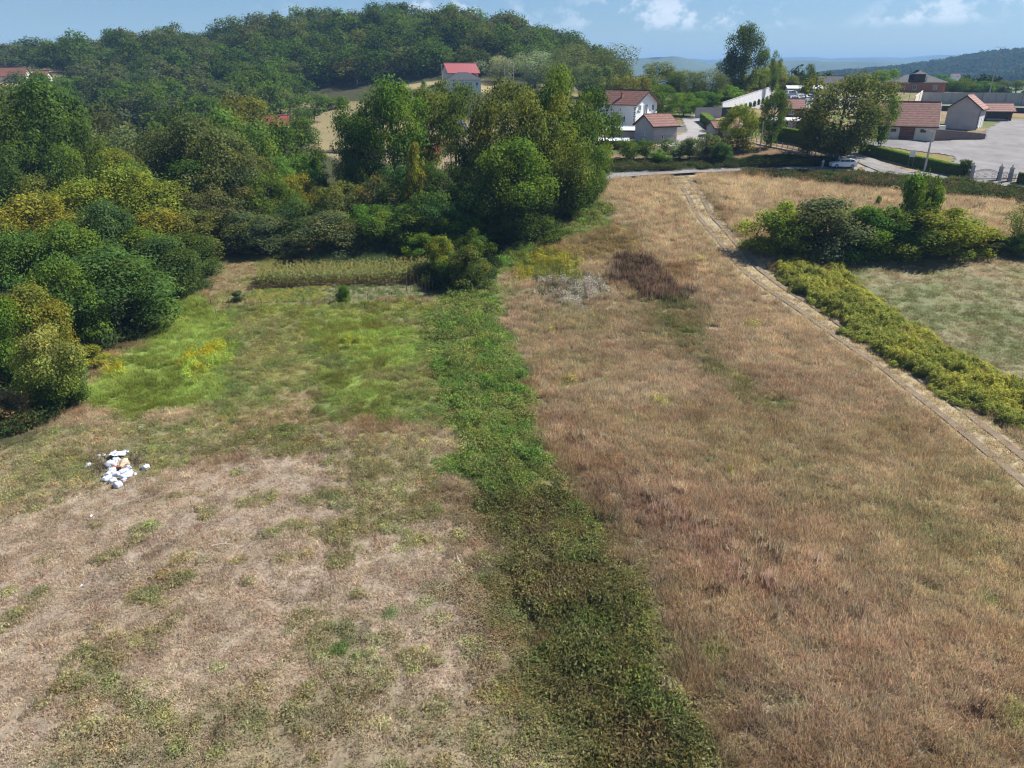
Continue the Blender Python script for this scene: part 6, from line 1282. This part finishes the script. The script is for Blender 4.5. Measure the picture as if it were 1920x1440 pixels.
for row in range(6):
    for k in range(88):
        if rs.rand() < .95: q = ca_ + (cb_-ca_)*(k/87) + nrm_*row*.8 + rs.normal(size=2)*.06 + (cb_-ca_)*.0; P.append((*q, float(H(*q))))
P = np.array(P); n = len(P); c = np.array((.20, .25, .095))*(1 + (rs.rand(n, 1)-.5)*.4)
scatter('corn_crop', 'strip of drying maize standing behind the vegetable plot', KIT['corn'], P, np.stack([rs.normal(size=n)*.06, rs.normal(size=n)*.06, rs.rand(n)*6.28], 1), np.stack([np.ones(n)]*2 + [.85 + .2*rs.rand(n)], 1), c, rs)
P = []; C2 = []
for row in range(7):
    for k in range(120):
        f = k/120; q = ca_ + (cb_-ca_)*f*.98 - nrm_*(.9 + row*.75) + rs.normal(size=2)*.1
        if rs.rand() < (.85 if f < .42 else .35): P.append((*q, float(H(*q)))); C2.append([(.30, .34, .08), (.42, .38, .10), (.16, .24, .07)][rs.randint(3)] if f < .45 else [(.13, .2, .06), (.2, .24, .09)][rs.randint(2)])
P = np.array(P); n = len(P); scatter('bean_rows_undergrowth', 'low yellowing bean rows of the vegetable plot', KIT['weed'], P, np.stack([np.zeros(n)]*2 + [rs.rand(n)*6.28], 1), np.stack([np.full(n, .75)]*2 + [np.full(n, 1.1)], 1), np.array(C2), rs)
sk = MB().tube([(0, 0, -.2), (.03, 0, 1.5)], [.03, .02], 5); skm = sk.build('bean_pole', M_BROWN); skm.location = gp(762, 545)[:3]; tag(skm, 'slim wooden bean pole at the right of the vegetable plot', 'stake', 'bean poles of the vegetable plot')
for k in range(15):
    o = skm.copy(); C.objects.link(o); o.location = gp(763 + (k % 8)*7, 549 - (k // 8)*12)[:3]; o.rotation_euler = (rnd.uniform(-.06, .06), rnd.uniform(-.06, .06), 0)
st = MB().box((-.025, -.025, -.3), (.025, .025, .75)).build('fence_stake', M_DARK); st.location = gp(337, 585)[:3]; tag(st, 'dark wooden fence stake round the vegetable plot', 'stake', 'stakes round the vegetable plot')
for u, v in [(370, 580), (396, 573), (430, 572), (460, 574), (490, 573), (520, 572), (570, 569), (610, 567), (690, 562), (735, 560), (405, 590)]:
    o = st.copy(); C.objects.link(o); o.location = gp(u, v)[:3]; o.rotation_euler = (rnd.uniform(-.08, .08), rnd.uniform(-.08, .08), rnd.random())
for u, v, h, lab in [(1447, 345, 1.3, 'grey marker post in the weeds near the road'), (1740, 338, .9, 'short white marker post by the road before the hedge'), (948+900-50, 336, .6, 'short pale post at the end of the clipped hedge')]:
    o = MB().box((-.05, -.05, -.3), (.05, .05, h)).build('marker_post', M_POLE); o.location = gp(u, v)[:3]; tag(o, lab, 'post')
# fallen sticks on the mown ground
for i, (u, v, l_, a, lab) in enumerate([(860, 1050, .9, 1.9, 'pale stick lying on the dry mown ground left of the brambles'), (415, 1024, 1.0, .2, 'pale stick on the dry grass in the left field'), (290, 1087, .8, .1, 'dark stick in the left dry field')]):
    x, y, z, t = gp(u, v); o = MB().tube([(-l_/2, 0, .05), (0, .04, .09), (l_/2, 0, .06)], [.03, .025, .012], 5).build('fallen_stick', M_BARK if i == 2 else M_POLE); o.location = (x, y, z + .05); o.rotation_euler = (0, 0, a); tag(o, lab, 'stick')
# overhead cable
x0, y0, z0 = gp(1337, 242)[:3]; x1, y1, z1 = gp(1424, 285)[:3]; P0 = np.array((x1, y1, z1 + 6.0)); P1 = np.array((x0, y0, z0 + 5.5)); pts = [tuple(P0 + (P1-P0)*f - np.array((0, 0, 1.2*math.sin(math.pi*f)*.6))) for f in np.linspace(0, 1, 12)]
tag(MB().tube(pts, .025, 4).build('overhead_cable', M_IRON), 'thin cable between the bank pole and the drive pole', 'cable')
